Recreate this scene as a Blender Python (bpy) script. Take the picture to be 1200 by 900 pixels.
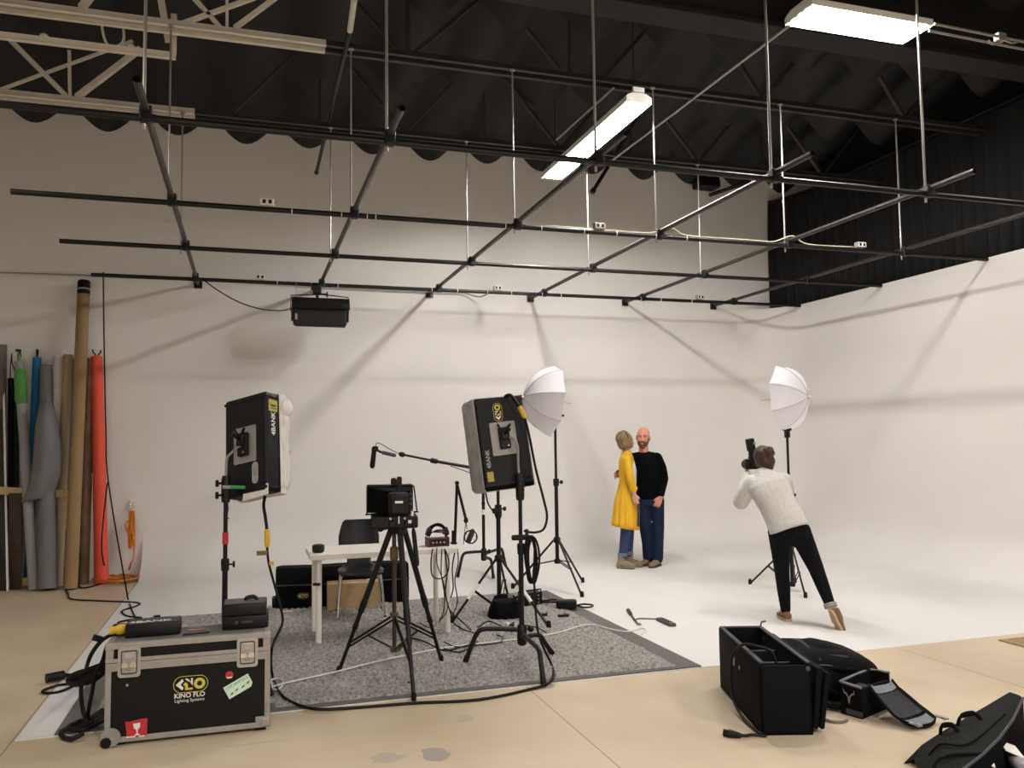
import bpy, bmesh, math, random
import numpy as np
from mathutils import Vector, Matrix, Euler

for _o in list(bpy.data.objects):
    bpy.data.objects.remove(_o)
C = bpy.context.scene.collection
SC = bpy.context.scene
random.seed(7)
PI = math.pi

# ------------------------------------------------------------------ camera
FPX = 977.0
YAW, PITCH, ROLL, EYE = math.radians(17.693), math.radians(3.905), math.radians(-0.7103), 1.65
_w = Vector((math.sin(YAW) * math.cos(PITCH), math.cos(YAW) * math.cos(PITCH), math.sin(PITCH)))
_r0 = Vector((math.cos(YAW), -math.sin(YAW), 0))
_u0 = _r0.cross(_w)
_r = _r0 * math.cos(ROLL) + _u0 * math.sin(ROLL)
_u = -_r0 * math.sin(ROLL) + _u0 * math.cos(ROLL)
cam = bpy.data.cameras.new('camera')
camo = bpy.data.objects.new('camera', cam)
C.objects.link(camo)
camo.matrix_world = Matrix(((_r.x, _u.x, -_w.x, 0), (_r.y, _u.y, -_w.y, 0), (_r.z, _u.z, -_w.z, EYE), (0, 0, 0, 1)))
cam.sensor_width = 36.0
cam.lens = FPX / 1200 * 36.0
cam.clip_start = 0.05
cam.clip_end = 100
SC.camera = camo

def G(x, y, z=0.0):
    """point at height z seen at photo pixel x, y"""
    d = _r * ((x - 600) / FPX) - _u * ((y - 450) / FPX) + _w
    t = (z - EYE) / d.z
    return Vector((d.x * t, d.y * t, z))

def D(x, y, Y):
    """point at depth Y seen at photo pixel x, y"""
    d = _r * ((x - 600) / FPX) - _u * ((y - 450) / FPX) + _w
    t = Y / d.y
    return Vector((d.x * t, Y, EYE + d.z * t))

# ------------------------------------------------------------------ light, world, exposure
SC.view_settings.view_transform = 'Standard'
SC.view_settings.look = 'None'
SC.view_settings.exposure = 0.0
SC.view_settings.gamma = 1.0
SC.view_settings.use_curve_mapping = False
SC.cycles.use_denoising = True
SC.cycles.max_bounces = 8
SC.cycles.sample_clamp_indirect = 6.0
W = bpy.data.worlds.new('world')
SC.world = W
W.use_nodes = True
W.node_tree.nodes['Background'].inputs[0].default_value = (1, 0.96, 0.9, 1)
W.node_tree.nodes['Background'].inputs[1].default_value = 0.02
LAMP_COL = (1, 0.972, 0.945)
WIDE_EMIT, NARROW_EMIT = 210.0, 185.0      # strength of the tubes in the two fixtures in view

def hall_lamp(x, y, watt, sx=2.4, sy=0.35, rz=PI / 2, z=4.9, spread=165):
    """fluorescent ceiling fixture of the hall outside the picture; the far left one is added fill"""
    l = bpy.data.lights.new('ceiling_lamp', 'AREA')
    l.shape = 'RECTANGLE'
    l.size, l.size_y = sx, sy
    l.energy = watt
    l.color = LAMP_COL
    l.spread = math.radians(spread)
    o = bpy.data.objects.new('ceiling_lamp', l)
    C.objects.link(o)
    o.location = (x, y, z)
    o.rotation_euler = (0, 0, rz)
    return o

hall_lamp(-0.6, 1.2, 38)
hall_lamp(-2.6, 5.2, 42)  # added lamp out of view, brightens the left wall and floor
hall_lamp(1.5, -1.6, 310)
hall_lamp(5.2, -1.6, 285)
hall_lamp(7.3, 4.3, 42)

# ------------------------------------------------------------------ materials
def lin(c):
    return tuple(((v / 255) / 12.92 if v / 255 <= 0.04045 else ((v / 255 + 0.055) / 1.055) ** 2.4) for v in c)

def M(name, rgb, rough=0.6, metal=0.0, var=0.0, scale=30.0, bump=0.0, bscale=None, emit=0.0, stretch=None, spec=None, sheen=0.0):
    m = bpy.data.materials.new(name)
    m.use_nodes = True
    nt = m.node_tree
    b = nt.nodes['Principled BSDF']
    c = lin(rgb)
    b.inputs['Base Color'].default_value = (*c, 1)
    b.inputs['Roughness'].default_value = rough
    b.inputs['Metallic'].default_value = metal
    if spec is not None:
        b.inputs['Specular IOR Level'].default_value = spec
    if sheen:
        b.inputs['Sheen Weight'].default_value = sheen
    if emit:
        b.inputs['Emission Color'].default_value = (*c, 1)
        b.inputs['Emission Strength'].default_value = emit
    if var or bump:
        tc = nt.nodes.new('ShaderNodeTexCoord')
        mp = nt.nodes.new('ShaderNodeMapping')
        nt.links.new(tc.outputs['Object'], mp.inputs[0])
        if stretch:
            mp.inputs['Scale'].default_value = stretch
        if var:
            n = nt.nodes.new('ShaderNodeTexNoise')
            n.inputs['Scale'].default_value = scale
            n.inputs['Detail'].default_value = 4
            nt.links.new(mp.outputs[0], n.inputs['Vector'])
            r = nt.nodes.new('ShaderNodeValToRGB')
            r.color_ramp.elements[0].position = 0.3
            r.color_ramp.elements[1].position = 0.7
            r.color_ramp.elements[0].color = (*[max(0, v * (1 - var)) for v in c], 1)
            r.color_ramp.elements[1].color = (*[min(1, v * (1 + var)) for v in c], 1)
            nt.links.new(n.outputs['Fac'], r.inputs[0])
            nt.links.new(r.outputs[0], b.inputs['Base Color'])
        if bump:
            n2 = nt.nodes.new('ShaderNodeTexNoise')
            n2.inputs['Scale'].default_value = bscale or scale
            n2.inputs['Detail'].default_value = 3
            nt.links.new(mp.outputs[0], n2.inputs['Vector'])
            bp = nt.nodes.new('ShaderNodeBump')
            bp.inputs['Strength'].default_value = bump
            bp.inputs['Distance'].default_value = 0.01
            nt.links.new(n2.outputs['Fac'], bp.inputs['Height'])
            nt.links.new(bp.outputs[0], b.inputs['Normal'])
    return m

blackmetal = M('black painted steel', (12, 11, 11), 0.45, 0.0, 0.15, 20, spec=0.3)
gridmetal = M('black pipe', (17, 15, 14), 0.4, 0.2, 0.2, 12, spec=0.4)
pipewear = M('worn grey pipe', (56, 50, 47), 0.4, 0.55, 0.2, 12)
blackplastic = M('black plastic', (9, 9, 9), 0.5, 0, 0.1, 40, spec=0.3)
blackrubber = M('black rubber cable', (9, 8, 8), 0.6, spec=0.25)
blackcloth = M('black nylon cloth', (8, 8, 9), 0.9, 0, 0.25, 35, 0.4, 90, spec=0.12)
bagcloth = M('black bag cordura', (9, 9, 9), 0.9, 0, 0.2, 25, 0.5, 160, spec=0.15)
greenbag = M('faded black bag cloth', (26, 27, 23), 0.9, 0, 0.15, 14, 0.5, 120, spec=0.15)
bagtrim = M('dark grey piping', (58, 58, 63), 0.6, 0, 0.1, 30)
baglining = M('grey bag lining', (118, 120, 126), 0.8, 0, 0.25, 22, 0.3, 60)
bagmesh = M('dark mesh lining', (44, 44, 46), 0.8, 0, 0.3, 30, 0.4, 120)
alu = M('aluminium trim', (158, 153, 146), 0.5, 0.35, 0.08, 15)
steel = M('bright steel', (178, 174, 168), 0.32, 0.6, 0.08, 15)
chrome = M('chrome', (220, 218, 215), 0.12, 1.0)
casepanel = M('black laminate', (13, 12, 11), 0.6, 0, 0.12, 60, 0.1, 120, spec=0.25)
greypaint = M('grey plate', (150, 147, 142), 0.5, 0.3, 0.1, 12)
whitepaint = M('white paint', (232, 226, 216), 0.5, 0, 0.03, 8)
whiteprint = M('white print', (225, 222, 216), 0.6)
yellowprint = M('yellow print', (206, 188, 62), 0.6)
yellowplug = M('yellow connector', (214, 172, 40), 0.5, 0, 0.1, 30)
redprint = M('red print', (186, 40, 44), 0.6, 0, 0.1, 60)
greenprint = M('green print', (60, 140, 96), 0.6)
palegreen = M('pale green paper', (206, 226, 208), 0.7)
whitecable = M('white cable', (225, 222, 214), 0.5)
greyfabric = M('silver grey cloth', (172, 170, 168), 0.75, 0, 0.2, 9, 0.9, 14)
cordboard = M('cardboard', (208, 178, 134), 0.85, 0, 0.08, 18, 0.1, 60)

# ------------------------------------------------------------------ helpers
class MB:
    """collects shapes and links them as ONE mesh object"""
    def __init__(s):
        s.bm = bmesh.new()
    def box(s, c, size, rot=None, bevel=0.0, seg=2):
        r = bmesh.ops.create_cube(s.bm, size=1.0)
        vs = r['verts']
        bmesh.ops.scale(s.bm, vec=size, verts=vs)
        if bevel:
            es = list({e for v in vs for e in v.link_edges})
            rb = bmesh.ops.bevel(s.bm, geom=es, offset=bevel, segments=seg, profile=0.5, affect='EDGES')
            vs = list({v for f in rb['faces'] for v in f.verts} | {v for v in vs if v.is_valid})
        m = Matrix.Translation(Vector(c))
        if rot is not None:
            m = m @ (rot.to_matrix().to_4x4() if isinstance(rot, Euler) else rot.to_4x4())
        bmesh.ops.transform(s.bm, matrix=m, verts=vs)
        return s
    def tube(s, pts, r, seg=8, caps=True):
        pts = [Vector(p) for p in pts]
        n = len(pts)
        rr = r if isinstance(r, (list, tuple)) else [r] * n
        rings = []
        prev = None
        for i, p in enumerate(pts):
            t = (pts[min(i + 1, n - 1)] - pts[max(i - 1, 0)])
            if t.length < 1e-9:
                t = Vector((0, 0, 1))
            t.normalize()
            if prev is None:
                a = Vector((0, 0, 1)) if abs(t.z) < 0.9 else Vector((1, 0, 0))
                x = t.cross(a).normalized()
            else:
                x = (prev - t * prev.dot(t))
                x = x.normalized() if x.length > 1e-6 else t.orthogonal().normalized()
            prev = x
            y = t.cross(x)
            rings.append([s.bm.verts.new(p + (x * math.cos(2 * PI * k / seg) + y * math.sin(2 * PI * k / seg)) * rr[i]) for k in range(seg)])
        for a, b in zip(rings, rings[1:]):
            for k in range(seg):
                s.bm.faces.new((a[k], a[(k + 1) % seg], b[(k + 1) % seg], b[k]))
        if caps:
            s.bm.faces.new(list(reversed(rings[0])))
            s.bm.faces.new(rings[-1])
        return s
    def lathe(s, prof, c=(0, 0, 0), seg=20, rot=None, caps=True):
        """prof: list of (radius, height) turned about the local z axis"""
        m = Matrix.Translation(Vector(c))
        if rot is not None:
            m = m @ rot.to_matrix().to_4x4()
        rings = []
        for r, z in prof:
            r = max(r, 1e-4)
            rings.append([s.bm.verts.new(m @ Vector((r * math.cos(2 * PI * k / seg), r * math.sin(2 * PI * k / seg), z))) for k in range(seg)])
        for a, b in zip(rings, rings[1:]):
            for k in range(seg):
                s.bm.faces.new((a[k], a[(k + 1) % seg], b[(k + 1) % seg], b[k]))
        if caps:
            s.bm.faces.new(list(reversed(rings[0])))
            s.bm.faces.new(rings[-1])
        return s
    def poly(s, outline, depth, mat):
        """flat outline (x, y) given thickness 'depth' along local z, put in place with a 4x4 matrix"""
        a = [s.bm.verts.new(mat @ Vector((x, y, 0))) for x, y in outline]
        b = [s.bm.verts.new(mat @ Vector((x, y, depth))) for x, y in outline]
        n = len(a)
        s.bm.faces.new(list(reversed(a)))
        s.bm.faces.new(b)
        for k in range(n):
            s.bm.faces.new((a[k], a[(k + 1) % n], b[(k + 1) % n], b[k]))
        return s
    def grid(s, rows, close=False):
        """rows of points -> quads"""
        V = [[s.bm.verts.new(Vector(p)) for p in row] for row in rows]
        for a, b in zip(V, V[1:]):
            n = len(a)
            for k in range(n if close else n - 1):
                s.bm.faces.new((a[k], a[(k + 1) % n], b[(k + 1) % n], b[k]))
        return V
    def loft(s, rings, caps=True):
        """closed rings of points"""
        V = s.grid(rings, True)
        if caps:
            s.bm.faces.new(list(reversed(V[0])))
            s.bm.faces.new(V[-1])
        return s
    def build(s, name, mat, parent=None, smooth=False, mods=None):
        bmesh.ops.recalc_face_normals(s.bm, faces=s.bm.faces)
        me = bpy.data.meshes.new(name)
        s.bm.to_mesh(me)
        s.bm.free()
        return link(name, me, mat, parent, smooth)

def link(name, me, mat, parent=None, smooth=False, auto=40):
    me.materials.clear()
    me.materials.append(mat)
    if smooth:
        for p in me.polygons:
            p.use_smooth = True
        if auto and len(me.polygons) < 30000:
            b = bmesh.new()
            b.from_mesh(me)
            for e in b.edges:
                if len(e.link_faces) == 2 and e.calc_face_angle(0) > math.radians(auto):
                    e.smooth = False
            b.to_mesh(me)
            b.free()
    o = bpy.data.objects.new(name, me)
    C.objects.link(o)
    if parent is not None:
        o.parent = parent
    return o

def evald(o):
    dg = bpy.context.evaluated_depsgraph_get()
    me = bpy.data.meshes.new_from_object(o.evaluated_get(dg))
    return me

def tag(o, label, cat, group=None, kind=None):
    o['label'] = label
    o['category'] = cat
    if group:
        o['group'] = group
    if kind:
        o['kind'] = kind
    return o

def thing(name, label, cat, loc=(0, 0, 0), rot=(0, 0, 0), group=None):
    o = bpy.data.objects.new(name, None)
    o.empty_display_size = 0.1
    C.objects.link(o)
    o.location = loc
    o.rotation_euler = rot
    return tag(o, label, cat, group)

def struct(o):
    o['kind'] = 'structure'
    return o

def smooth_path(pts, n=6):
    pts = [Vector(p) for p in pts]
    out = []
    for i in range(len(pts) - 1):
        p0 = pts[max(i - 1, 0)]; p1 = pts[i]; p2 = pts[i + 1]; p3 = pts[min(i + 2, len(pts) - 1)]
        for k in range(n):
            t = k / n
            out.append(0.5 * ((2 * p1) + (-p0 + p2) * t + (2 * p0 - 5 * p1 + 4 * p2 - p3) * t * t + (-p0 + 3 * p1 - 3 * p2 + p3) * t ** 3))
    out.append(pts[-1])
    return out

def cable(name, pts, r, mat=blackrubber, parent=None, label=None, cat='cable', group=None, n=6, seg=6):
    o = MB().tube(smooth_path(pts, n), r, seg).build(name, mat, parent, True)
    if label:
        tag(o, label, cat, group)
    return o

def text(name, s, size, mat, parent, matrix, depth=0.0006, align='CENTER', bold=0.0, squash=1.0):
    """lettering as a mesh; local x right, y up, z out of the surface"""
    cu = bpy.data.curves.new(name, 'FONT')
    cu.body = s
    cu.size = size
    cu.extrude = depth
    cu.offset = bold
    cu.align_x = align
    cu.align_y = 'CENTER'
    cu.resolution_u = 3
    t = bpy.data.objects.new(name, cu)
    C.objects.link(t)
    t.data.transform(Matrix.Scale(squash, 4, Vector((1, 0, 0)))) if squash != 1.0 else None
    bpy.context.view_layer.update()
    me = evald(t)
    bpy.data.objects.remove(t)
    me.transform(matrix)
    return link(name, me, mat, parent)

def rounded(w, h, r, n=5):
    out = []
    for cx, cy, a0 in ((w / 2 - r, h / 2 - r, 0), (-w / 2 + r, h / 2 - r, 90), (-w / 2 + r, -h / 2 + r, 180), (w / 2 - r, -h / 2 + r, 270)):
        for k in range(n + 1):
            a = math.radians(a0 + 90 * k / n)
            out.append((cx + r * math.cos(a), cy + r * math.sin(a)))
    return out

def front(x, y, z, spin=0.0, rz=0.0, rx=0.0):
    """matrix of a surface that faces local -y (text x to the right, y up), optionally spun in its plane"""
    return Matrix.Translation((x, y, z)) @ Euler((PI / 2 + rx, 0, rz)).to_matrix().to_4x4() @ Matrix.Rotation(spin, 4, 'Z')

def sq_ring(cx, cy, z, rx, ry, n=20, p=2.4):
    out = []
    for k in range(n):
        a = 2 * PI * k / n
        c, s_ = math.cos(a), math.sin(a)
        out.append((cx + rx * math.copysign(abs(c) ** (2 / p), c), cy + ry * math.copysign(abs(s_) ** (2 / p), s_), z))
    return out
# ------------------------------------------------------------------ the room
YB, XR, XL, YF, ZC = 11.5, 8.2, -5.0, -4.0, 6.6     # back wall, studio side wall, left wall, front wall, roof deck
ZW = 3.71                                           # top of the white studio walls
CX0, CY0 = -1.225, 5.44                             # left and front edge of the white painted floor

def floor_material():
    m = M('beige sealed concrete', (204, 184, 154), 0.5)
    nt = m.node_tree; L = nt.links; b = nt.nodes['Principled BSDF']
    geo = nt.nodes.new('ShaderNodeTexCoord')
    sep = nt.nodes.new('ShaderNodeSeparateXYZ')
    L.new(geo.outputs['Object'], sep.inputs[0])
    n = nt.nodes.new('ShaderNodeTexNoise'); n.inputs['Scale'].default_value = 1.3; n.inputs['Detail'].default_value = 6
    L.new(geo.outputs['Object'], n.inputs['Vector'])
    r = nt.nodes.new('ShaderNodeValToRGB')
    r.color_ramp.elements[0].position = 0.3; r.color_ramp.elements[1].position = 0.75
    r.color_ramp.elements[0].color = (*lin((196, 175, 144)), 1)
    r.color_ramp.elements[1].color = (*lin((212, 193, 164)), 1)
    L.new(n.outputs['Fac'], r.inputs[0])
    col = r.outputs[0]
    def math_(op, a, v=None):
        k = nt.nodes.new('ShaderNodeMath'); k.operation = op
        for i, q in enumerate((a, v)):
            if q is None: continue
            if isinstance(q, (int, float)): k.inputs[i].default_value = q
            else: L.new(q, k.inputs[i])
        return k.outputs[0]
    def mix(fac, c):
        nonlocal col
        k = nt.nodes.new('ShaderNodeMix'); k.data_type = 'RGBA'
        L.new(fac, k.inputs[0]); L.new(col, k.inputs[6]); k.inputs[7].default_value = (*lin(c), 1)
        col = k.outputs[2]
    wob = nt.nodes.new('ShaderNodeTexNoise'); wob.inputs['Scale'].default_value = 14; wob.inputs['Detail'].default_value = 5
    L.new(geo.outputs['Object'], wob.inputs['Vector'])
    # saw-cut joints across the slab and grey-violet worn spots
    for jx in (-1.24, 1.81, 4.86):
        d = math_('ABSOLUTE', math_('SUBTRACT', sep.outputs[0], jx))
        mix(math_('MULTIPLY', math_('LESS_THAN', d, 0.0035), 0.75), (92, 80, 68))
    d = math_('ABSOLUTE', math_('SUBTRACT', sep.outputs[1], 3.1))
    mix(math_('MULTIPLY', math_('LESS_THAN', d, 0.0035), 0.7), (92, 80, 68))
    for (px, py, rx, ry, f) in ((510, 884, .075, .10, .8), (453, 888, .08, .075, .45), (545, 842, .06, .06, .4), (300, 871, .22, .012, .3)):
        g = G(px, py)
        ex = math_('POWER', math_('DIVIDE', math_('SUBTRACT', sep.outputs[0], g.x), rx), 2.0)
        ey = math_('POWER', math_('DIVIDE', math_('SUBTRACT', sep.outputs[1], g.y), ry), 2.0)
        e = math_('ADD', math_('ADD', ex, ey), math_('MULTIPLY', math_('SUBTRACT', wob.outputs['Fac'], 0.5), 2.6))
        mix(math_('MULTIPLY', math_('LESS_THAN', e, 1.0), f), (158, 146, 140))
    L.new(col, b.inputs['Base Color'])
    return m

cycwhite = M('white studio paint', (223, 219, 214), 0.62, 0, 0.015, 2.0)
wallpaint = cycwhite
blackpaint = M('black ceiling paint', (18, 17, 17), 0.8, 0, 0.2, 2)
fabricblack = M('black sagging insulation cloth', (15, 15, 16), 0.7, 0, 0.3, 3, 0.4, 9)

o = struct(MB().box(((XL + 9) / 2, (YF + YB) / 2 + .1, -0.05), (9 - XL, YB - YF + .2, 0.1)).build('floor', floor_material()))
o.data.transform(o.matrix_world)
struct(MB().box(((XL + 9) / 2, YB + 0.0615, ZC / 2), (9.2 - XL, 0.12, ZC)).build('wall_back', wallpaint))
struct(MB().box((XL - 0.06, (YF + YB) / 2, ZC / 2), (0.12, YB - YF + .3, ZC)).build('wall_left', wallpaint))
struct(MB().box(((XL + 9) / 2, YF - 0.06, ZC / 2), (9.2 - XL, 0.12, ZC)).build('wall_front', wallpaint))
struct(MB().box((9.06, (YF + YB) / 2, ZC / 2), (0.12, YB - YF + .3, ZC)).build('wall_right', blackpaint))

# white studio cove: floor, curved foot, walls and rounded corner swept in one surface
RC, RF = 0.75, 0.55
path = [(CX0 + (XR - RC - CX0) * k / 24, YB) for k in range(25)]
path += [(XR - RC + RC * math.sin(a), YB - RC + RC * math.cos(a)) for a in [PI / 2 * k / 12 for k in range(1, 12)]]
path += [(XR, YB - RC - (YB - RC - CY0) * k / 16) for k in range(17)]
prof = [(0.0, ZW), (0.0, 2.6), (0.0, 1.5), (0.0, 0.9)] + [(RF * (1 - math.cos(a)), RF * (1 - math.sin(a)) + 0.004) for a in [PI / 2 * k / 12 for k in range(13)]]
rows = []
for i, (x, y) in enumerate(path):
    a, b2 = path[max(0, i - 1)], path[min(len(path) - 1, i + 1)]
    t = Vector((b2[0] - a[0], b2[1] - a[1], 0)).normalized()
    nrm = Vector((t.y, -t.x, 0))           # towards the inside
    if i <= 24: nrm = Vector((0, -1, 0)); 
    if i >= len(path) - 17: nrm = Vector((-1, 0, 0))
    rows.append([(x + nrm.x * d, y + nrm.y * d, z) for d, z in prof])
cv = MB()
V = cv.grid(rows)
inner = [r[-1] for r in V]
c0 = cv.bm.verts.new((CX0, CY0, 0.004))
cv.bm.faces.new([c0] + inner)
# thickness of the free-standing side wall (its plain back) and the paint film edge at the front
for r0, r1 in zip(V[24:], V[25:]):
    a, b3 = r0[0].co, r1[0].co
    q = [cv.bm.verts.new(a), cv.bm.verts.new(b3), cv.bm.verts.new(b3 + Vector((0.07, 0, 0))), cv.bm.verts.new(a + Vector((0.07, 0, 0)))]
    cv.bm.faces.new(q)
# curved end panel of the cove at the left, standing proud of the wall
ep = [(CX0, YB - RF * (1 - math.cos(a)), RF * (1 - math.sin(a)) + 0.004) for a in [PI / 2 * k / 12 for k in range(13)]]
cv.bm.faces.new([cv.bm.verts.new(p) for p in ep + [(CX0, YB, 0.0)]])
for p in (( (CX0, CY0), (XR, CY0)), ((CX0, YB), (CX0, CY0))):
    (x0, y0), (x1, y1) = p
    cv.bm.faces.new([cv.bm.verts.new(q) for q in ((x0, y0, 0), (x1, y1, 0), (x1, y1, .004), (x0, y0, .004))])
bmesh.ops.remove_doubles(cv.bm, verts=cv.bm.verts, dist=0.0004)
struct(cv.build('trim_1', cycwhite, None, True))
struct(MB().box((XR + 0.11, (CY0 + YB) / 2, ZW / 2), (0.07, YB - CY0, ZW - 0.004)).build('wall_side', cycwhite))

# black roof deck with sagging cloth, hung in bays between the truss rows
ROWS = (3.9, 5.75, 7.55, 9.25, YB)
def sag(x, amp):
    return -amp * abs(math.sin(PI * (x + 0.47) / 0.84)) ** 1.3
struct(MB().box(((XL + 9) / 2, (YF + YB) / 2, ZC + 0.05), (9.2 - XL, YB - YF + .3, 0.1)).build('ceiling', blackpaint))
cl = MB()
xs = [XL + 0.06 * k for k in range(int((9 - XL) / 0.06) + 1)]
for y0, y1 in zip(ROWS, ROWS[1:]):
    rws = []
    for k in range(7):
        t = k / 6
        y = y0 + (y1 - y0) * t - (0.01 if k == 6 else 0)
        z = 6.28 - 0.30 * t
        amp = 0.05 + 0.25 * t
        rws.append([(x, y, z + sag(x, amp) + 0.02 * math.sin(3.1 * x + y * 2)) for x in xs])
    rws.append([(x, y1 - 0.01, 5.98 + 0.13 + sag(x, 0.30) * 0.75) for x in xs])
    cl.grid(rws)
struct(cl.build('trim_2', fabricblack, None, True, None))

# ------------------------------------------------------------------ roof trusses
whitesteel = M('white painted steel', (214, 206, 192), 0.55, 0, 0.06, 6)
darksteel = M('black painted truss steel', (42, 40, 39), 0.55, 0.1, 0.15, 6)
def bar(mb, a, b, w, h):
    a, b = Vector(a), Vector(b)
    d = (b - a).normalized()
    up = Vector((0, 0, 1)) if abs(d.z) < 0.95 else Vector((0, 1, 0))
    s = d.cross(up).normalized(); up = s.cross(d).normalized()
    rings = [[tuple(p + s * x * w / 2 + up * z * h / 2) for x, z in ((-1, -1), (1, -1), (1, 1), (-1, 1))] for p in (a, b)]
    mb.loft(rings)
    return mb

def truss(name, label, y, z, xsplit, webs_white, webs_dark):
    t = thing(name, label, 'roof truss', (0, y, z), (0, 0, 0), 'roof trusses under the black ceiling')
    for (x0, x1, m, nm) in ((-4.9, xsplit, whitesteel, 'white'), (xsplit, 8.9, darksteel, 'black')):
        c = MB()
        for dy in (-0.045, 0.045):
            c.box(((x0 + x1) / 2, dy, 0.035), (x1 - x0, 0.006, 0.07))
            c.box(((x0 + x1) / 2, dy * 1.5, 0.003), (x1 - x0, 0.05, 0.006))
        ch = c.build('bottom_chord', m, t); ch['label'] = nm + ' painted length of chord'
    for (x0, z0, x1, z1, w) in webs_white:
        bar(MB(), (x0, 0, z0), (x1, 0, z1), w, w * .7).build('web', whitesteel, t)
    for (x0, z0, x1, z1, w) in webs_dark:
        bar(MB(), (x0, 0, z0), (x1, 0, z1), w, w * .7).build('web', darksteel, t)
    top = MB(); top.box((2.0, 0, 1.18), (13.8, 0.1, 0.06)).build('top_chord', darksteel, t)
    return t
def loc(px, py, y, z0): 
    p = D(px, py, y); return p.x, p.z - z0
Z3, Z2, Z1 = 5.13, 5.24, 4.93
w3 = [(*loc(-2, 106, 9.25, Z3), *loc(172, 42, 9.25, Z3), .035), (*loc(77, 112, 9.25, Z3), *loc(5, 40, 9.25, Z3), .06), (*loc(90, 114, 9.25, Z3), *loc(190, 38, 9.25, Z3), .07), (*loc(82, 113, 9.25, Z3), *loc(81, 50, 9.25, Z3), .03)]
d3 = [(-0.2 + 1.9 * k, 0.05, 0.75 + 1.9 * k, 1.16, .045) for k in range(5)] + [(-0.2 + 1.9 * k, 0.05, -1.15 + 1.9 * k, 1.16, .045) for k in range(1, 5)] + [(0.75 + 1.9 * k, 0.05, 0.75 + 1.9 * k, 1.16, .022) for k in range(4)]
truss('roof_truss', 'roof truss nearest the back wall, its white end crossing the upper left corner', 9.25, Z3, -0.55, w3, d3)
w2 = [(*loc(-5, 8, 7.55, Z2), -4.2, 1.16, .06), (*loc(95, 10, 7.55, Z2), *loc(150, -60, 7.55, Z2), .07), (*loc(207, 30, 7.55, Z2), *loc(330, -14, 7.55, Z2), .045), (*loc(275, 33, 7.55, Z2), *loc(325, -4, 7.55, Z2), .05), (*loc(258, 32, 7.55, Z2), *loc(222, -8, 7.55, Z2), .045), (*loc(266, 32, 7.55, Z2), *loc(266, -30, 7.55, Z2), .025)]
d2 = [(*loc(487, 61, 7.55, Z2), *loc(560, 0, 7.55, Z2), .055), (*loc(478, 60, 7.55, Z2), *loc(477, -30, 7.55, Z2), .04), (*loc(655, 80, 7.55, Z2), *loc(600, 12, 7.55, Z2), .045), (*loc(667, 84, 7.55, Z2), *loc(667, -20, 7.55, Z2), .025), (*loc(466, 58, 7.55, Z2), *loc(420, 5, 7.55, Z2), .04)] + [(3.4 + 1.9 * k, 0.05, 4.35 + 1.9 * k, 1.16, .05) for k in range(3)] + [(3.4 + 1.9 * k, 0.05, 2.6 + 1.9 * k, 1.16, .045) for k in range(1, 3)]
truss('roof_truss', 'middle roof truss, white at its left end and black beyond', 7.55, Z2, 0.66, w2, d2)
# dark girder in front, above the first pipe of the grid
g = thing('roof_girder', 'big dark girder running along the top right edge above the pipe grid', 'roof girder', (4.9, 6.45, Z1 + .48))
MB().box((0, 0, 0.02), (8.0, 0.3, 0.04)).build('bottom_flange', blackpaint, g)
MB().box((0, 0, 0.4), (8.0, 0.05, 0.72)).build('web', blackpaint, g)
MB().box((0, 0, 0.78), (8.0, 0.3, 0.04)).build('top_flange', blackpaint, g)
# loose white strut channel with its hanger, behind the middle truss
s0 = thing('strut_channel', 'short white strut channel hung under the trusses at upper left', 'strut', (0, 7.8, 5.12))
a, b = D(-20, 26, 7.8), D(206, 56, 7.8)
sc_ = MB()
for dy in (-.025, .025): sc_.box(((a.x + b.x) / 2, dy, 0), (b.x - a.x, 0.006, 0.05))
sc_.box(((a.x + b.x) / 2, 0, -.025), (b.x - a.x, .056, .005))
sc_.build('channel', whitesteel, s0)
MB().box((b.x - .02, 0, .20), (.05, .05, .36)).build('hanger', whitesteel, s0)
bar(MB(), (b.x - .06, 0, .12), (b.x - .15, 0, .62), .06, .02).build('hanger_strap', whitesteel, s0)
cable('cable_loop', [D(118, 14, 7.8) - Vector((0, 7.8, 5.12)), D(121, 40, 7.8) - Vector((0, 7.8, 5.12)), D(127, 53, 7.8) - Vector((0, 7.8, 5.12)), D(138, 54, 7.8) - Vector((0, 7.8, 5.12)), D(145, 46, 7.8) - Vector((0, 7.8, 5.12)), D(144, 28, 7.8) - Vector((0, 7.8, 5.12))], .012, whitesteel, s0)
for px in (52, 154):
    q = D(px, 30 + (px - 52) * .12, 7.8); MB().lathe([(.035, 0), (.035, .02), (.012, .04)], (q.x, 0, .025), 10).build('bolt', whitesteel, s0)

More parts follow.
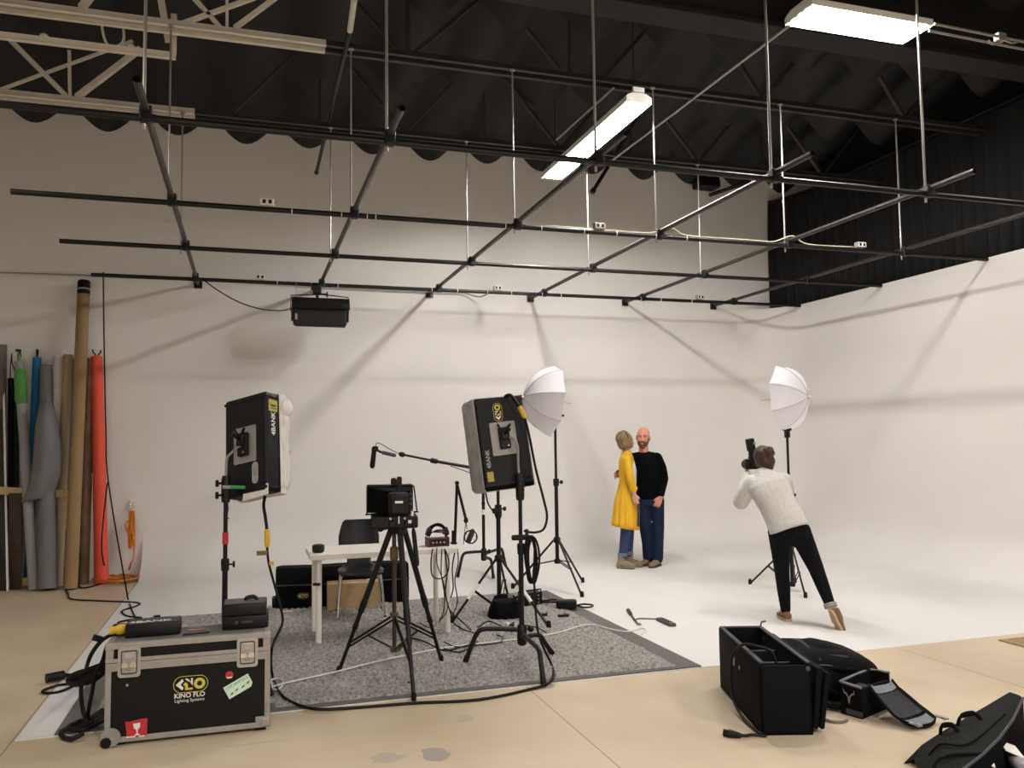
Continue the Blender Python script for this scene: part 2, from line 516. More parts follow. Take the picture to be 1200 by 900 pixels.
# ------------------------------------------------------------------ pipe grid
GZ = 3.715
LY = (5.53, 7.45, 9.15, 10.88)                       # pipes along the back wall
LX0 = [D(-180, 100, LY[0]).x, D(13, 219, LY[1]).x, D(70, 277, LY[2]).x, D(107, 317, LY[3]).x]
BX = (-0.615, 0.91, 2.455, 3.965, 5.49, 7.02)        # pipes towards the back wall
grid = thing('lighting_grid', 'black pipe grid hung over the white studio corner', 'pipe grid', (0, 0, GZ))
for k, y in enumerate(LY):
    MB().tube([(LX0[k], y, -0.025), (XR + (0.04 if k else 0.06), y, -0.025)], 0.024, 12).build('long_pipe', gridmetal, grid, True)
for k, x in enumerate(BX):
    p = MB()
    yb0 = 5.06
    n = 12
    out_ = []
    p.tube([(x, yb0, 0.025), (x, YB - 0.02, 0.025)], 0.0235, 12, caps=False)
    p.tube([(x, yb0, 0.025), (x, yb0 + .3, 0.025)], 0.019, 12, caps=False)
    p.build('cross_pipe', pipewear, grid, True)
    MB().box((x, YB - 0.018, 0.02), (0.10, 0.03, 0.10), bevel=.006).lathe([(.036, 0), (.036, .03)], (x, YB - .03, .025), 12, Euler((PI / 2, 0, 0))).build('wall_flange', gridmetal, grid)
    for y in LY:
        MB().box((x, y, 0.0), (0.075, 0.075, 0.105), bevel=.012).box((x + .05, y, -.02), (.03, .05, .03)).build('clamp', blackplastic, grid)
for k, x in enumerate(BX):
    for r_, (y, zt) in enumerate(zip(LY[:3], (6.2, Z2, Z3))):
        if (r_, k) in ((2, 5),): continue
        dx = (0.015, 0.03, 0.05)[r_]
        dk = MB().tube([(x - dx, y + .02, -0.09), (x - dx, y + .02, zt - GZ)], 0.0085 if r_ else 0.011, 8)
        if r_: dk.lathe([(.025, 0), (.025, .012)], (x - dx, y + .02, zt - GZ - .012), 10)
        dk.build('drop_rod', steel, grid, True)
# white tie wraps and the cords along the pipes
tw = [(430, 1), (342, 1), (400, 1), (440, 1), (592, 1), (634, 1), (684, 1), (722, 1), (768, 1), (804, 1)]
for px, r_ in tw:
    q = D(px, 219 + (px - 14) * .0718, LY[1]); MB().lathe([(.027, -.004), (.027, .004)], (q.x, LY[1], -.025), 12, Euler((0, PI / 2, 0))).build('tie_wrap', whitepaint, grid)
for px in (325, 365, 396, 506, 536, 571, 599, 635, 657, 751, 774, 810):
    q = D(px, 318 + (px - 107) * .0448, LY[3]); MB().lathe([(.027, -.004), (.027, .004)], (q.x, LY[3], -.025), 12, Euler((0, PI / 2, 0))).build('tie_wrap', whitepaint, grid)
paleyellow = M('pale yellow cord', (206, 200, 166), 0.5)
q = [D(px, py, LY[1] - .0).x for px, py in ((640, 262), (700, 267), (760, 270), (900, 281), (1000, 287))]
cable('supply_cord', [(q[0], LY[1], .005), (q[1], LY[1], .005), (q[2], LY[1], .005), (q[2] + .25, LY[1] - .01, .07), (q[2] + .45, LY[1], .005), (q[3] - .3, LY[1], .005), (q[3] + .05, LY[1], .005), (q[3] + .3, LY[1] - .01, .08), (q[3] + .5, LY[1], .005), (q[4], LY[1], .01)], .007, paleyellow, grid)

# ------------------------------------------------------------------ outlet boxes on the pipes
def outlet(px, py, y, label, group):
    p = D(px, py, y)
    t = thing('outlet_box', label, 'outlet box', (p.x, y, GZ + .001), (0, 0, 0), group)
    MB().box((0, 0, .035), (.115, .06, .06), bevel=.006).build('box', greypaint if py > 250 and px > 650 else whitepaint, t)
    MB().box((0, -.032, .035), (.10, .004, .05), bevel=.001).build('cover_plate', whitepaint, t)
    for dx in (-.025, .025): MB().box((dx, -.035, .035), (.028, .004, .034), bevel=.001).build('socket', blackplastic, t)
    return t
outlet(313, 233, LY[1], 'white outlet box on the second pipe of the grid, above the hanging flood light', 'outlet boxes on the pipe grid')
outlet(702, 262, LY[1], 'metal outlet box on the second pipe, below the narrow fluorescent fixture', 'outlet boxes on the pipe grid')
outlet(1008, 284, LY[1], 'metal outlet box on the second pipe, in front of the black curtain', 'outlet boxes on the pipe grid')
outlet(305, 321, LY[3], 'white outlet box on the last pipe, just left of the hanging flood light', 'outlet boxes on the pipe grid')
outlet(583, 335, LY[3], 'white outlet box on the last pipe, at mid wall', 'outlet boxes on the pipe grid')
outlet(820, 345, LY[3], 'dull outlet box on the last pipe near the black curtain', 'outlet boxes on the pipe grid')

# ------------------------------------------------------------------ fluorescent fixtures
def emitter(name, strength, col=LAMP_COL):
    m = bpy.data.materials.new(name); m.use_nodes = True
    b = m.node_tree.nodes['Principled BSDF']
    b.inputs['Base Color'].default_value = (.9, .9, .9, 1)
    b.inputs['Emission Color'].default_value = (*col, 1)
    b.inputs['Emission Strength'].default_value = strength
    return m
tubes_n = emitter('fluorescent tube', NARROW_EMIT)
tubes_w = emitter('fluorescent tube wide', WIDE_EMIT)
reflector = M('white enamel reflector', (238, 236, 230), 0.35)
def fluorescent(label, c, length, width, n, rz, tubes):
    t = thing('fluorescent_light', label, 'ceiling light', c, (0, 0, rz), None)
    h = MB()     # folded reflector trough, open below
    W2 = width / 2
    prof_ = [(-W2, -.01), (-W2, .05), (-W2 * .55, .085), (W2 * .55, .085), (W2, .05), (W2, -.01)]
    rr = [[(x, y, z) for x, z in prof_] for y in (-length / 2, length / 2)]
    h.grid(rr)
    for y in (-length / 2, length / 2):
        h.bm.faces.new([h.bm.verts.new((x, y, z)) for x, z in prof_])
    o_ = h.build('reflector_housing', reflector, t)
    md = o_.modifiers.new('solid', 'SOLIDIFY'); md.thickness = .004
    MB().box((0, 0, .105), (.11, length * .9, .05), bevel=.006).build('ballast_cover', reflector, t)
    for k in range(n):
        x = (k - (n - 1) / 2) * width / n
        MB().tube([(x, -length / 2 + .03, .02), (x, length / 2 - .03, .02)], .0165, 8).build('tube', tubes, t, True)
    for k in range(n):
        x = (k - (n - 1) / 2) * width / n
        for sgn in (-1, 1): MB().box((x, sgn * (length / 2 - .018), .02), (.03, .025, .045), bevel=.004).build('lamp_holder', whitepaint, t)
    return t
f2 = fluorescent('long narrow lit fluorescent fixture hung behind the first pipe of the grid', (3.585, 8.3, 4.9), 2.42, .27, 3, 0, tubes_n)
for y in (-1.1, 1.1): MB().tube([(0, y, .12), (.03, y + .05, .75), (0.02, y, 1.45)], .004, 6).build('hanging_wire', blackmetal, f2)
MB().box((0, -1.2, .12), (.12, .03, .05), bevel=.004).build('end_bracket', reflector, f2)
f1 = fluorescent('wide lit fluorescent fixture at the top right, just in front of the dark girder', (5.15, 5.88, 5.3), 1.28, .37, 4, PI / 2, tubes_w)
for y in (-.5, .5): MB().tube([(0, y, .12), (0, y, 1.5)], .004, 6).build('hanging_wire', blackmetal, f1)

# conduits and stray pipes under the roof
def conduit(name, a, b, r, mat, label, cat='conduit', group=None):
    return tag(MB().tube([a, b], r, 8).build(name, mat, None, True), label, cat, group)
a = G(925, 30, 5.02); b = G(716, 189, 5.02)
conduit('conduit', a, b, .012, steel, 'thin bright conduit running diagonally from the wide light towards the back wall')
conduit('threaded_rod', G(652, 164, 5.1), G(719, 103, 5.1), .011, greypaint, 'short thin grey rod beside the left flank of the long narrow light')
a = G(415, 0, 5.25); b = G(410, 36, 5.25); c = G(371, 201, 5.25)
st = thing('sprinkler_pipe', 'pipe slanting from the top edge, white above and black at its capped lower end', 'pipe', (0, 0, 0))
MB().tube([a, b], .026, 10).build('white_section', whitesteel, st, True)
MB().tube([b, c], .022, 10).build('black_section', gridmetal, st, True)
MB().tube([c, c + (c - b).normalized() * .05], .03, 10).build('end_cap', gridmetal, st, True)
a = D(716, 190, 10.2); b = D(696, 222, 10.2)
st = thing('sprinkler_pipe', 'short black pipe end poking down below the long narrow light', 'pipe', (0, 0, 0))
MB().tube([a + Vector((.3, -.3, .6)), a, b], .026, 10).build('pipe', gridmetal, st, True)
MB().tube([b, b + (b - a).normalized() * .06], .036, 10).build('end_cap', gridmetal, st, True)
# projector-like black unit on the wall at right, with its arm
p = D(827, 214, 11.35)
pr = thing('wall_unit', 'small black ventilation unit high on the back wall at right', 'wall unit', (p.x, 11.3, p.z))
MB().box((-.02, 0, -.05), (.36, .26, .13), bevel=.02).build('body', blackplastic, pr)
MB().box((.05, .02, .05), (.26, .2, .12), bevel=.02).build('upper_box', blackplastic, pr)
MB().box((.08, .03, .14), (.3, .14, .1), bevel=.02).build('mount', blackmetal, pr)
MB().box((0.0, .15, 0), (.12, .1, .12)).build('wall_plate', blackmetal, pr)
a, b = D(831, 229, 11.49), D(880, 212, 11.1)
conduit('duct_pipe', a, b, .03, gridmetal, 'dark pipe just right of the black wall unit', 'pipe')
# conduit clutter at top right, beside the wide light
a, b = D(1095, 28, 5.35), D(1215, 52, 5.35)
cc = thing('conduit_run', 'pair of conduits with a junction box leaving the wide light to the right', 'conduit', (a.x, a.y, a.z))
MB().tube([(0, 0, 0), b - a], .012, 8).build('conduit', greypaint, cc, True)
MB().tube([(0, .06, -.03), b - a + Vector((0, .06, -.03))], .012, 8).build('conduit', greypaint, cc, True)
j = D(1172, 44, 5.35) - a
MB().box(j, (.09, .06, .07), bevel=.008).build('junction_box', greypaint, cc)
cable('flexible_lead', [j, j + Vector((-.04, 0, -.06)), j + Vector((-.10, 0, -.07)), j + Vector((-.13, 0, -.04))], .009, greypaint, cc)
cable('flexible_lead', [j, j + Vector((.06, 0, -.02)), j + Vector((.14, 0, -.03)), j + Vector((.22, 0, 0))], .009, greypaint, cc)

# ------------------------------------------------------------------ black drape behind the side wall
drape = M('black drape', (8, 8, 9), 0.9, 0, 0.2, 6, 0.3, 30)
ru = [(8.06, 11.47)]
yy = 11.44
k = 0
def drape_x(y): return 8.34 - .26 * math.exp(-(11.47 - y) / .45)
while yy > 2.0:
    ru.append((drape_x(yy) + 0.028 * math.sin(k * 1.7) + .014 * math.sin(k * .61), yy)); yy -= 0.045; k += 1
rows = []
for z in (5.46, 5.42, 5.0, 4.4, 3.73):
    s_ = 0.3 if z > 5.4 else 1.0
    rows.append([(drape_x(y) + (x - drape_x(y)) * s_ + .008 * math.sin(z * 2 + y * 3), y, z) for x, y in ru])
dr = MB(); dr.grid(rows)
dp = dr.build('drape', drape, None, True)
dp.modifiers.new('solid', 'SOLIDIFY').thickness = .006
tag(dp, 'tall pleated black drape hanging behind the white side wall', 'curtain')
bm_ = MB().tube([(drape_x(y), y, 5.485) for y in [11.46 - .15 * k for k in range(64)]], .02, 8).build('curtain_rail', gridmetal, None, True)
tag(bm_, 'black rail along the top of the tall black drape', 'curtain rail')

# thin cable tacked along the back wall, level with the pipes
cable('wall_cable', [D(-20, 318.5, 11.46), D(50, 321, 11.46), D(120, 323, 11.46), D(240, 327, 11.46), D(380, 336, 11.46), D(500, 342, 11.46), D(540, 343, 11.45), D(556, 347, 11.4), D(566, 347, 11.3), D(582, 338, 10.95)], .010, greypaint, None, 'thin grey cable strung along the back wall behind the last pipe', 'cable')
# ------------------------------------------------------------------ rug
RZ = 0.022                                            # typical top of the pile
rug = thing('shag_rug', 'grey shag rug under the camera tripod and the white table', 'rug', (0, 0, 0))
rx0, rx1, ry0, ry1 = -1.03, 3.15, 5.47, 8.72
ruggrey = M('grey rug pile', (142, 136, 129), 0.95, 0, 0.6, 42, 0.0, sheen=0.2)
rugback = M('dark grey rug backing', (104, 99, 95), 0.95, 0, 0.2, 60, 0.4, 200)
MB().box(((rx0 + rx1) / 2, (ry0 + ry1) / 2, 0.0085), (rx1 - rx0, ry1 - ry0, 0.008)).build('backing', rugback, rug)
def pile():
    st = 0.0125
    nx, ny = int((rx1 - rx0 - .30) / st), int((ry1 - ry0 - .12) / st)
    rng = np.random.default_rng(3)
    X = np.linspace(rx0 + .16, rx1 - .17, nx); Y = np.linspace(ry0 + .045, ry1 - .05, ny)
    gx, gy = np.meshgrid(X, Y)
    z = rng.random(gx.shape) ** 1.2
    f = np.zeros_like(gx)
    for k in range(10):
        a, w_, p_ = rng.random() * 6.28, 6 + rng.random() * 30, rng.random() * 6.28
        f += np.sin((gx * np.cos(a) + gy * np.sin(a)) * w_ + p_) / 10
    g2 = np.zeros_like(gx)
    for k in range(14):
        a, w_, p_ = rng.random() * 6.28, 60 + rng.random() * 70, rng.random() * 6.28
        g2 += np.sin((gx * np.cos(a) + gy * np.sin(a)) * w_ + p_) / 6
    edge = np.minimum.reduce([gx - X[0], X[-1] - gx, gy - Y[0], Y[-1] - gy])
    zz = 0.0125 + np.clip(edge / .03, 0, 1) * (0.003 + 0.019 * z ** 1.4 + 0.010 * f + 0.007 * g2)
    # pressed flat under the flight case
    inside = (gx > -.78) & (gx < .2) & (gy < 5.62)
    zz = np.where(inside, 0.0128, np.maximum(zz, 0.0126))
    gx = gx + (rng.random(gx.shape) - .5) * st * .9
    gy = gy + (rng.random(gx.shape) - .5) * st * .9
    v = np.stack([gx, gy, zz], -1).reshape(-1, 3)
    i = np.arange(nx * ny).reshape(ny, nx)
    q = np.stack([i[:-1, :-1], i[:-1, 1:], i[1:, 1:], i[1:, :-1]], -1).reshape(-1, 4)
    keep = ~((inside[:-1, :-1] & inside[1:, 1:]).reshape(-1))
    q = q[keep]
    me = bpy.data.meshes.new('pile')
    me.vertices.add(len(v)); me.vertices.foreach_set('co', v.ravel())
    me.loops.add(q.size); me.loops.foreach_set('vertex_index', q.ravel())
    me.polygons.add(len(q)); me.polygons.foreach_set('loop_start', np.arange(0, q.size, 4)); me.polygons.foreach_set('loop_total', np.full(len(q), 4))
    me.update()
    o = link('pile', me, ruggrey, rug, False, 0)
    o['kind'] = 'stuff'
pile()
MB().box(((rx0 + rx1) / 2, ry0 - .008, .009), (rx1 - rx0, .018, .009), bevel=.003).build('front_binding', rugback, rug)

# brown mat whose corner shows at the right edge
p = G(1172, 752)
mt = thing('floor_mat', 'brown mat whose corner shows at the right edge of the floor', 'mat', (p.x, p.y, 0))
MB().box((.46, -.14, .006), (.9, .34, .008), bevel=.003).build('mat', M('brown mat', (150, 126, 92), .95, 0, .2, 40, .5, 150), mt)

# ------------------------------------------------------------------ flight case
cx = thing('flight_case', 'black flight case with aluminium edges and stickers, on the floor at lower left', 'flight case', (-0.292, 5.15, 0.0), (0, 0, math.radians(-0.6)))
CW, CD, CH = 0.872, 0.36, 0.556
z0 = .022
hw = CW / 2
MB().box((0, CD / 2, (z0 + .43) / 2 + .005), (CW - .012, CD - .012, .41)).build('body', casepanel, cx)
ld = MB().box((0, CD / 2, .495), (CW - .012, CD - .012, .115)).build('lid', casepanel, cx)
e = MB()                                               # aluminium edge extrusions of the body
for sx in (-1, 1):
    e.box((sx * (hw - .015), .002, .235), (.03, .012, .42), bevel=.003)
    e.box((sx * (hw - .003), .018, .235), (.008, .036, .42), bevel=.002)
    e.box((sx * (hw - .003), CD - .018, .235), (.008, .036, .42), bevel=.002)
e.box((0, .001, .035), (CW, .012, .03), bevel=.003)
e.box((0, .0, .428), (CW, .014, .044), bevel=.003)
e.box((0, CD, .035), (CW, .012, .03)).box((0, CD, .428), (CW, .014, .044))
e.build('edge_trim', alu, cx)
e = MB()
e.box((0, .001, .541), (CW, .014, .032), bevel=.003).box((0, .016, .5545), (CW, .03, .006), bevel=.002)
e.box((0, .0, .463), (CW, .014, .022), bevel=.003)
for sx in (-1, 1):
    e.box((sx * (hw - .02), .001, .502), (.04, .012, .1), bevel=.003)
    e.box((sx * (hw - .015), CD / 2, .5545), (.03, CD, .006), bevel=.002)
    e.box((sx * (hw - .002), CD / 2, .54), (.006, CD, .03), bevel=.002)
e.box((0, CD - .016, .5545), (CW, .03, .006), bevel=.002)
e.build('lid_trim', alu, ld)
MB().box((0, CD / 2, .5535), (CW - .06, CD - .06, .004)).build('lid_panel', M('worn grey lid', (112, 108, 104), .55, .1, .25, 9), ld)
def latch(x, z):
    l = MB().poly(rounded(.116, .165, .018), .006, front(x, -.004, z)).build('latch', steel, cx)
    f = MB()
    for w_, h_, t_ in ((.084, .128, .004),):
        out = rounded(w_, h_, .01); inn = rounded(w_ - .012, h_ - .012, .008)
        m_ = front(x, -.010, z)
        a_ = [f.bm.verts.new(m_ @ Vector((p_[0], p_[1], t_))) for p_ in out]; b_ = [f.bm.verts.new(m_ @ Vector((p_[0], p_[1], t_))) for p_ in inn]
        for k in range(len(out)):
            f.bm.faces.new((a_[k], a_[(k + 1) % len(out)], b_[(k + 1) % len(out)], b_[k]))
    f.build('dish_rim', bagtrim, l)
    MB().box((x, -.012, z + .035), (.05, .008, .04), bevel=.003).build('catch_plate', steel, l)
    MB().lathe([(.03, 0), (.03, .004), (.024, .008)], (x, -.0105, z - .015), 18, Euler((PI / 2, 0, 0))).build('turn_disc', alu, l)
    w2_ = MB()
    for s in (-1, 1): w2_.poly([(0, -.008), (s * .012, .014), (s * .036, .012), (s * .038, -.014), (s * .014, -.016)], .008, front(x, -.016, z - .012))
    w2_.build('butterfly_wing', chrome, l)
    MB().box((x, -.0115, z - .062), (.05, .004, .006)).build('slot', blackmetal, l)
latch(-.315, .452); latch(.31, .452)
for sx in (-1, 1):
    MB().box((sx * (hw - .012), .006, .075), (.03, .026, .035), bevel=.006).build('corner_bracket', alu, cx)
    MB().box((sx * (hw - .02), .003, .54), (.05, .022, .045), bevel=.01).build('corner_bracket', alu, cx)
MB().box((hw - .055, -.003, .066), (.05, .01, .035), bevel=.004).box((hw - .024, -.004, .05), (.056, .014, .056), bevel=.01).box((hw - .01, -.003, .12), (.022, .012, .1), bevel=.004).build('corner_plate', alu, cx)
w_ = MB().poly([(math.cos(a) * .05, math.sin(a) * .05) for a in [2 * PI * k / 24 for k in range(24)]], .014, front(-hw + .035, -.004, .055)).box((-hw + .03, -.012, .03), (.066, .016, .05), bevel=.008).build('wheel_bracket', greypaint, cx)
MB().lathe([(.026, -.016), (.03, -.01), (.03, .01), (.026, .016)], (-hw + .012, -.006, .030), 18, Euler((PI / 2, 0, 0))).build('wheel', blackrubber, cx)
MB().lathe([(.03, -.016), (.03, .016)], (-hw + .012, CD - .02, .030), 18, Euler((PI / 2, 0, 0))).build('wheel', blackrubber, cx)
for y in (.03, CD - .03):
    MB().box((hw - .05, y, .011), (.06, .04, .022), bevel=.004).build('foot', blackrubber, cx)
    MB().box((-hw + .08, y + (.01 if y < .1 else -.01), .011), (.04, .04, .022), bevel=.004).build('foot', blackrubber, cx)
# emblem and lettering
def emblem(parent, place, w):
    """pill outline with a stylised K I N O mark; 'place' maps (x right, y up, z out)"""
    h = w * .5
    def ring(name, out, inn, mat, z=.0012):
        r_ = MB()
        a_ = [r_.bm.verts.new(place @ Vector((x, y, z))) for x, y in out]; b_ = [r_.bm.verts.new(place @ Vector((x, y, z))) for x, y in inn]
        n = len(out)
        for k in range(n): r_.bm.faces.new((a_[k], a_[(k + 1) % n], b_[(k + 1) % n], b_[k]))
        return r_.build(name, mat, parent)
    ring('emblem_outline', rounded(w, h, h * .49), rounded(w * .965, h * .93, h * .46), yellowprint)
    cir = lambda cx_, r_: [(cx_ + r_ * math.cos(2 * PI * k / 24), r_ * math.sin(2 * PI * k / 24)) for k in range(24)]
    ring('emblem_ring', cir(w * .255, h * .33), cir(w * .255, h * .15), yellowprint)
    a_ = MB().poly([(-.43 * w, .0), (-.24 * w, .34 * h), (-.20 * w, .20 * h), (-.29 * w, .0), (-.20 * w, -.20 * h), (-.24 * w, -.34 * h)], .0012, place); a_.build('emblem_mark', whiteprint, parent)
    MB().poly([(-.22 * w, .0), (-.15 * w, .14 * h), (-.08 * w, 0), (-.15 * w, -.14 * h)], .0012, place).poly([(-.16 * w, -.34 * h), (-.08 * w, -.34 * h), (-.08 * w, .02 * h), (-.16 * w, -.16 * h)], .0012, place).poly([(-.08 * w, -.34 * h), (.06 * w, -.34 * h), (.06 * w, -.22 * h), (-.08 * w, -.22 * h)], .0012, place).build('emblem_mark', yellowprint, parent)
    MB().poly([(-.17 * w, .34 * h), (-.09 * w, .34 * h), (.06 * w, -.12 * h), (.06 * w, .34 * h), (.01 * w, .34 * h), (.01 * w, .10 * h), (-.05 * w, .28 * h), (-.09 * w, .18 * h)], .0012, place).build('emblem_mark', whiteprint, parent)
emblem(cx, front(.005, .0048, .30), .185)
text('lettering', 'KINO FLO', .036, whiteprint, cx, front(.0, .0048, .238), bold=.0008, squash=1.1)
text('lettering', 'Lighting Systems', .024, whiteprint, cx, front(.0, .0048, .211))
text('lettering', 'BURBANK, CALIFORNIA', .009, bagtrim, cx, front(.0, .0048, .194)) if False else None
# stickers
fr = MB().poly([(-.052, -.046), (.05, -.04), (.056, .05), (.03, .052), (-.04, .046), (-.058, .05)], .0012, front(-.27, -.0055, .085, .06)).build('fragile_sticker', redprint, cx)
MB().poly([(-.018, .032), (.018, .032), (.016, .008), (.004, -.004), (.003, -.024), (.014, -.03), (.014, -.034), (-.014, -.034), (-.014, -.03), (-.003, -.024), (-.004, -.004), (-.016, .008)], .001, front(-.27, -.0067, .085, .06)).build('glass_symbol', whiteprint, fr)
MB().box((-.30, -.0072, .045), (.045, .001, .008)).box((-.245, -.0072, .044), (.03, .001, .007)).build('sticker_print', whiteprint, fr)
la = MB().poly([(-.075, -.038), (.058, -.038), (.075, -.02), (.075, .038), (-.075, .038)], .0012, front(.263, .0048, .262, math.radians(27))).build('animal_sticker', palegreen, cx)
text('lettering', 'LIVE ANIMALS', .021, greenprint, la, front(.263, .0035, .262, math.radians(27)) @ Matrix.Translation((0, .022, 0)))
an = MB()
for k, (ax_, ay_) in enumerate(((-.05, -.018), (-.018, -.012), (.02, -.014), (.052, -.008))):
    an.poly([(ax_ - .012, ay_ - .004), (ax_ + .004, ay_ - .006), (ax_ + .014, ay_ + .004), (ax_ + .004, ay_ + .006), (ax_ - .006, ay_ + .003)], .001, front(.263, .0035, .262, math.radians(27)))
an.build('animal_print', greenprint, la)
rs = MB().poly([(math.cos(a) * .022, math.sin(a) * .022) for a in [2 * PI * k / 20 for k in range(20)]], .0012, front(.212, .0048, .330)).build('round_sticker', redprint, cx)
MB().poly([(-.018, -.010), (.018, -.010), (.012, -.017), (-.012, -.017)], .001, front(.212, .0035, .330)).build('sticker_print', whiteprint, rs)
MB().lathe([(.007, 0), (.007, .003)], (-.325, .004, .325), 12, Euler((PI / 2, 0, 0))).build('rivet', steel, cx)
# ballast lying on the lid, and two boxes stacked at the right
ZL = .5585
b1 = thing('light_ballast', 'flat black ballast box with white lettering, on the left of the flight case', 'ballast', (-.50, 5.31, ZL), (0, 0, math.radians(2)))
MB().box((0, .045, .036), (.295, .18, .072), bevel=.008).build('case', blackmetal, b1, True)
MB().box((0, .05, .0725), (.27, .16, .003), bevel=.001).build('top_plate', M('dark grey plate', (58, 56, 55), .45, .2, .1, 15), b1)
text('lettering', '4BANK', .072, whiteprint, b1, Matrix.Translation((-.02, .02, .0742)), bold=.0015)
MB().box((.11, .11, .0745), (.04, .018, .001)).build('label', greypaint, b1)
MB().lathe([(.024, 0), (.030, .01), (.032, .04), (.022, .055), (.024, .085)], (-.150, .05, .035), 12, Euler((0, -PI / 2, .12))).build('plug', yellowplug, b1, True)
MB().box((-.19, .09, .03), (.08, .07, .055), bevel=.015).build('handle_block', blackplastic, b1)
b2 = thing('light_ballast', 'lower of the two black boxes stacked on the right of the flight case', 'ballast', (0.005, 5.275, ZL), (0, 0, math.radians(-2)), None)
MB().box((0, .11, .0375), (.262, .22, .075), bevel=.008).build('case', blackmetal, b2, True)
text('lettering', 'KF 4', .022, bagtrim, b2, front(.0, -.0006, .04)) if False else None
MB().box((-.05, -.0005, .04), (.02, .002, .02), bevel=.0005).box((.01, -.0005, .04), (.06, .002, .012), bevel=.0005).build('switch_panel', bagtrim, b2)
b3 = thing('light_ballast', 'upper of the two black boxes stacked on the right of the flight case', 'ballast', (0.0, 5.272, ZL + .0765), (0, 0, math.radians(-2)))
MB().box((0, .11, .034), (.25, .215, .066), bevel=.008).build('case', blackmetal, b3, True)
MB().box((0, .12, .0675), (.235, .18, .002)).build('top_plate', M('grey lid plate', (88, 86, 84), .5, .2, .1, 15), b3)
hd = smooth_path([(.0, .13, .068), (.01, .13, .085), (.05, .13, .088), (.07, .13, .068)], 5)
MB().tube(hd, .011, 8).build('handle', blackplastic, b3, True)
pn = tag(MB().tube([(-.335, 5.215, ZL + .006), (-.19, 5.235, ZL + .006)], .0055, 8).build('marker_pen', blackplastic, None, True), 'thin black pen lying on the case lid between the ballast boxes', 'pen')
pp = tag(MB().box((-.27, 5.35, ZL + .0015), (.09, .03, .001)).build('paper_slip', M('red and white slip', (190, 120, 112), .7, 0, .3, 60)), 'small reddish paper slip on the case lid behind the pen', 'paper slip')

# ------------------------------------------------------------------ rolls leaning on the back wall, left
def lean(px0, py0, px1, py1, wpx, ytop=11.40):
    a = G(px0, py0, 0.0); b = D(px1, py1, ytop)
    ax = (b - a).normalized()
    dep = (Vector((a.x, a.y, 0)).dot(Vector((_w.x, _w.y, 0)))) 
    r_ = wpx / FPX * dep / 2
    a = a + Vector((0, 0, r_ * math.hypot(ax.x, ax.y) + .001))
    return a, b, r_
def roll(name, label, cat, px0, py0, px1, py1, wpx, mat, ytop=11.40, core=None, taper=1.0, group='rolls leaning on the back wall', cap=None):
    a, b, r_ = lean(px0, py0, px1, py1, wpx, ytop)
    t = thing(name, label, cat, a, (0, 0, 0), group)
    q = (b - a).to_track_quat('Z', 'Y').to_matrix().to_4x4()
    L_ = (b - a).length
    m = MB()
    prof_ = [(r_ * .55, 0.0), (r_ * .98, 0.0), (r_, .02), (r_ * (1 + taper) / 2, L_ * .5), (r_ * taper, L_ - .01), (r_ * taper * .97, L_), (r_ * taper * .6, L_)]
    m.lathe(prof_, seg=24, caps=True)
    bmesh.ops.transform(m.bm, matrix=q, verts=m.bm.verts)
    o = m.build('roll', mat, t, True)
    return t, q, L_, r_
tanroll = M('tan paper roll', (166, 146, 116), .85, 0, .06, 6, .15, 40, stretch=(1, 1, .1))
brownroll = M('brown kraft tube', (150, 122, 84), .8, 0, .10, 8, .1, 30, stretch=(1, 1, .15))
orangeroll = M('orange paper roll', (222, 82, 58), .75, 0, .05, 9)
blueroll = M('blue paper roll', (30, 104, 152), .75, 0, .12, 9)
greyroll = M('grey vinyl roll', (112, 110, 110), .7, 0, .14, 7, .3, 12, stretch=(1, 1, .25))
greyroll2 = M('pale grey roll', (148, 146, 146), .7, 0, .1, 6, .2, 14, stretch=(1, 1, .25))
creamroll = M('cream paper roll', (206, 196, 178), .75, 0, .06, 6)
bluegrey = M('blue grey paper roll', (84, 104, 124), .75, 0, .08, 7)
darkgreen = M('dark green cloth roll', (40, 56, 40), .85, 0, .2, 9, .3, 30)
patroll = M('brown patterned tube', (120, 92, 70), .75, 0, .4, 9, .0, stretch=(1, 1, .5))
greenbagm = M('green drawstring bag', (82, 150, 72), .7, 0, .15, 9, .5, 22)
darkboard = M('black board', (24, 23, 24), .5, 0, .2, 6)
wood = M('pale rack wood', (186, 158, 112), .7, 0, .15, 12, stretch=(1, 6, 6))
darkwood = M('dark brown board', (62, 46, 36), .7, 0, .25, 10)

# dark cap of the tall tube
t, q, L_, r_ = roll('cardboard_tube', 'tallest brown cardboard tube with a dark cap, leaning on the wall', 'tube', 83, 691, 98.5, 331, 14.5, brownroll, 11.38)
m = MB().lathe([(r_ * .5, L_ - .16), (r_ * 1.02, L_ - .16), (r_ * 1.03, L_), (r_ * .9, L_ + .02), (0.001, L_ + .02)], seg=24); bmesh.ops.transform(m.bm, matrix=q, verts=m.bm.verts); m.build('end_cap', blackplastic, t, True)
m = MB().lathe([(r_ * 1.035, L_ - .105), (r_ * 1.035, L_ - .085)], seg=24, caps=False); bmesh.ops.transform(m.bm, matrix=q, verts=m.bm.verts); m.build('tape_band', greypaint, t, True)
m = MB().box((-r_ * .7, -r_ * .75, L_ - .34), (.03, .02, .05)); bmesh.ops.transform(m.bm, matrix=q, verts=m.bm.verts); m.build('tape_mark', blackplastic, t)
t, q, L_, r_ = roll('paper_roll', 'bright orange paper roll with a forked hook on top', 'paper roll', 119, 684, 113.5, 418, 15.5, orangeroll, 11.36, taper=.82)
hk = MB()
for s in (-1, 1): hk.tube([(s * .01, 0, L_ - .02), (s * .02, 0, L_ + .03), (s * .045, 0, L_ + .05), (s * .05, 0, L_ + .085)], .009, 6)
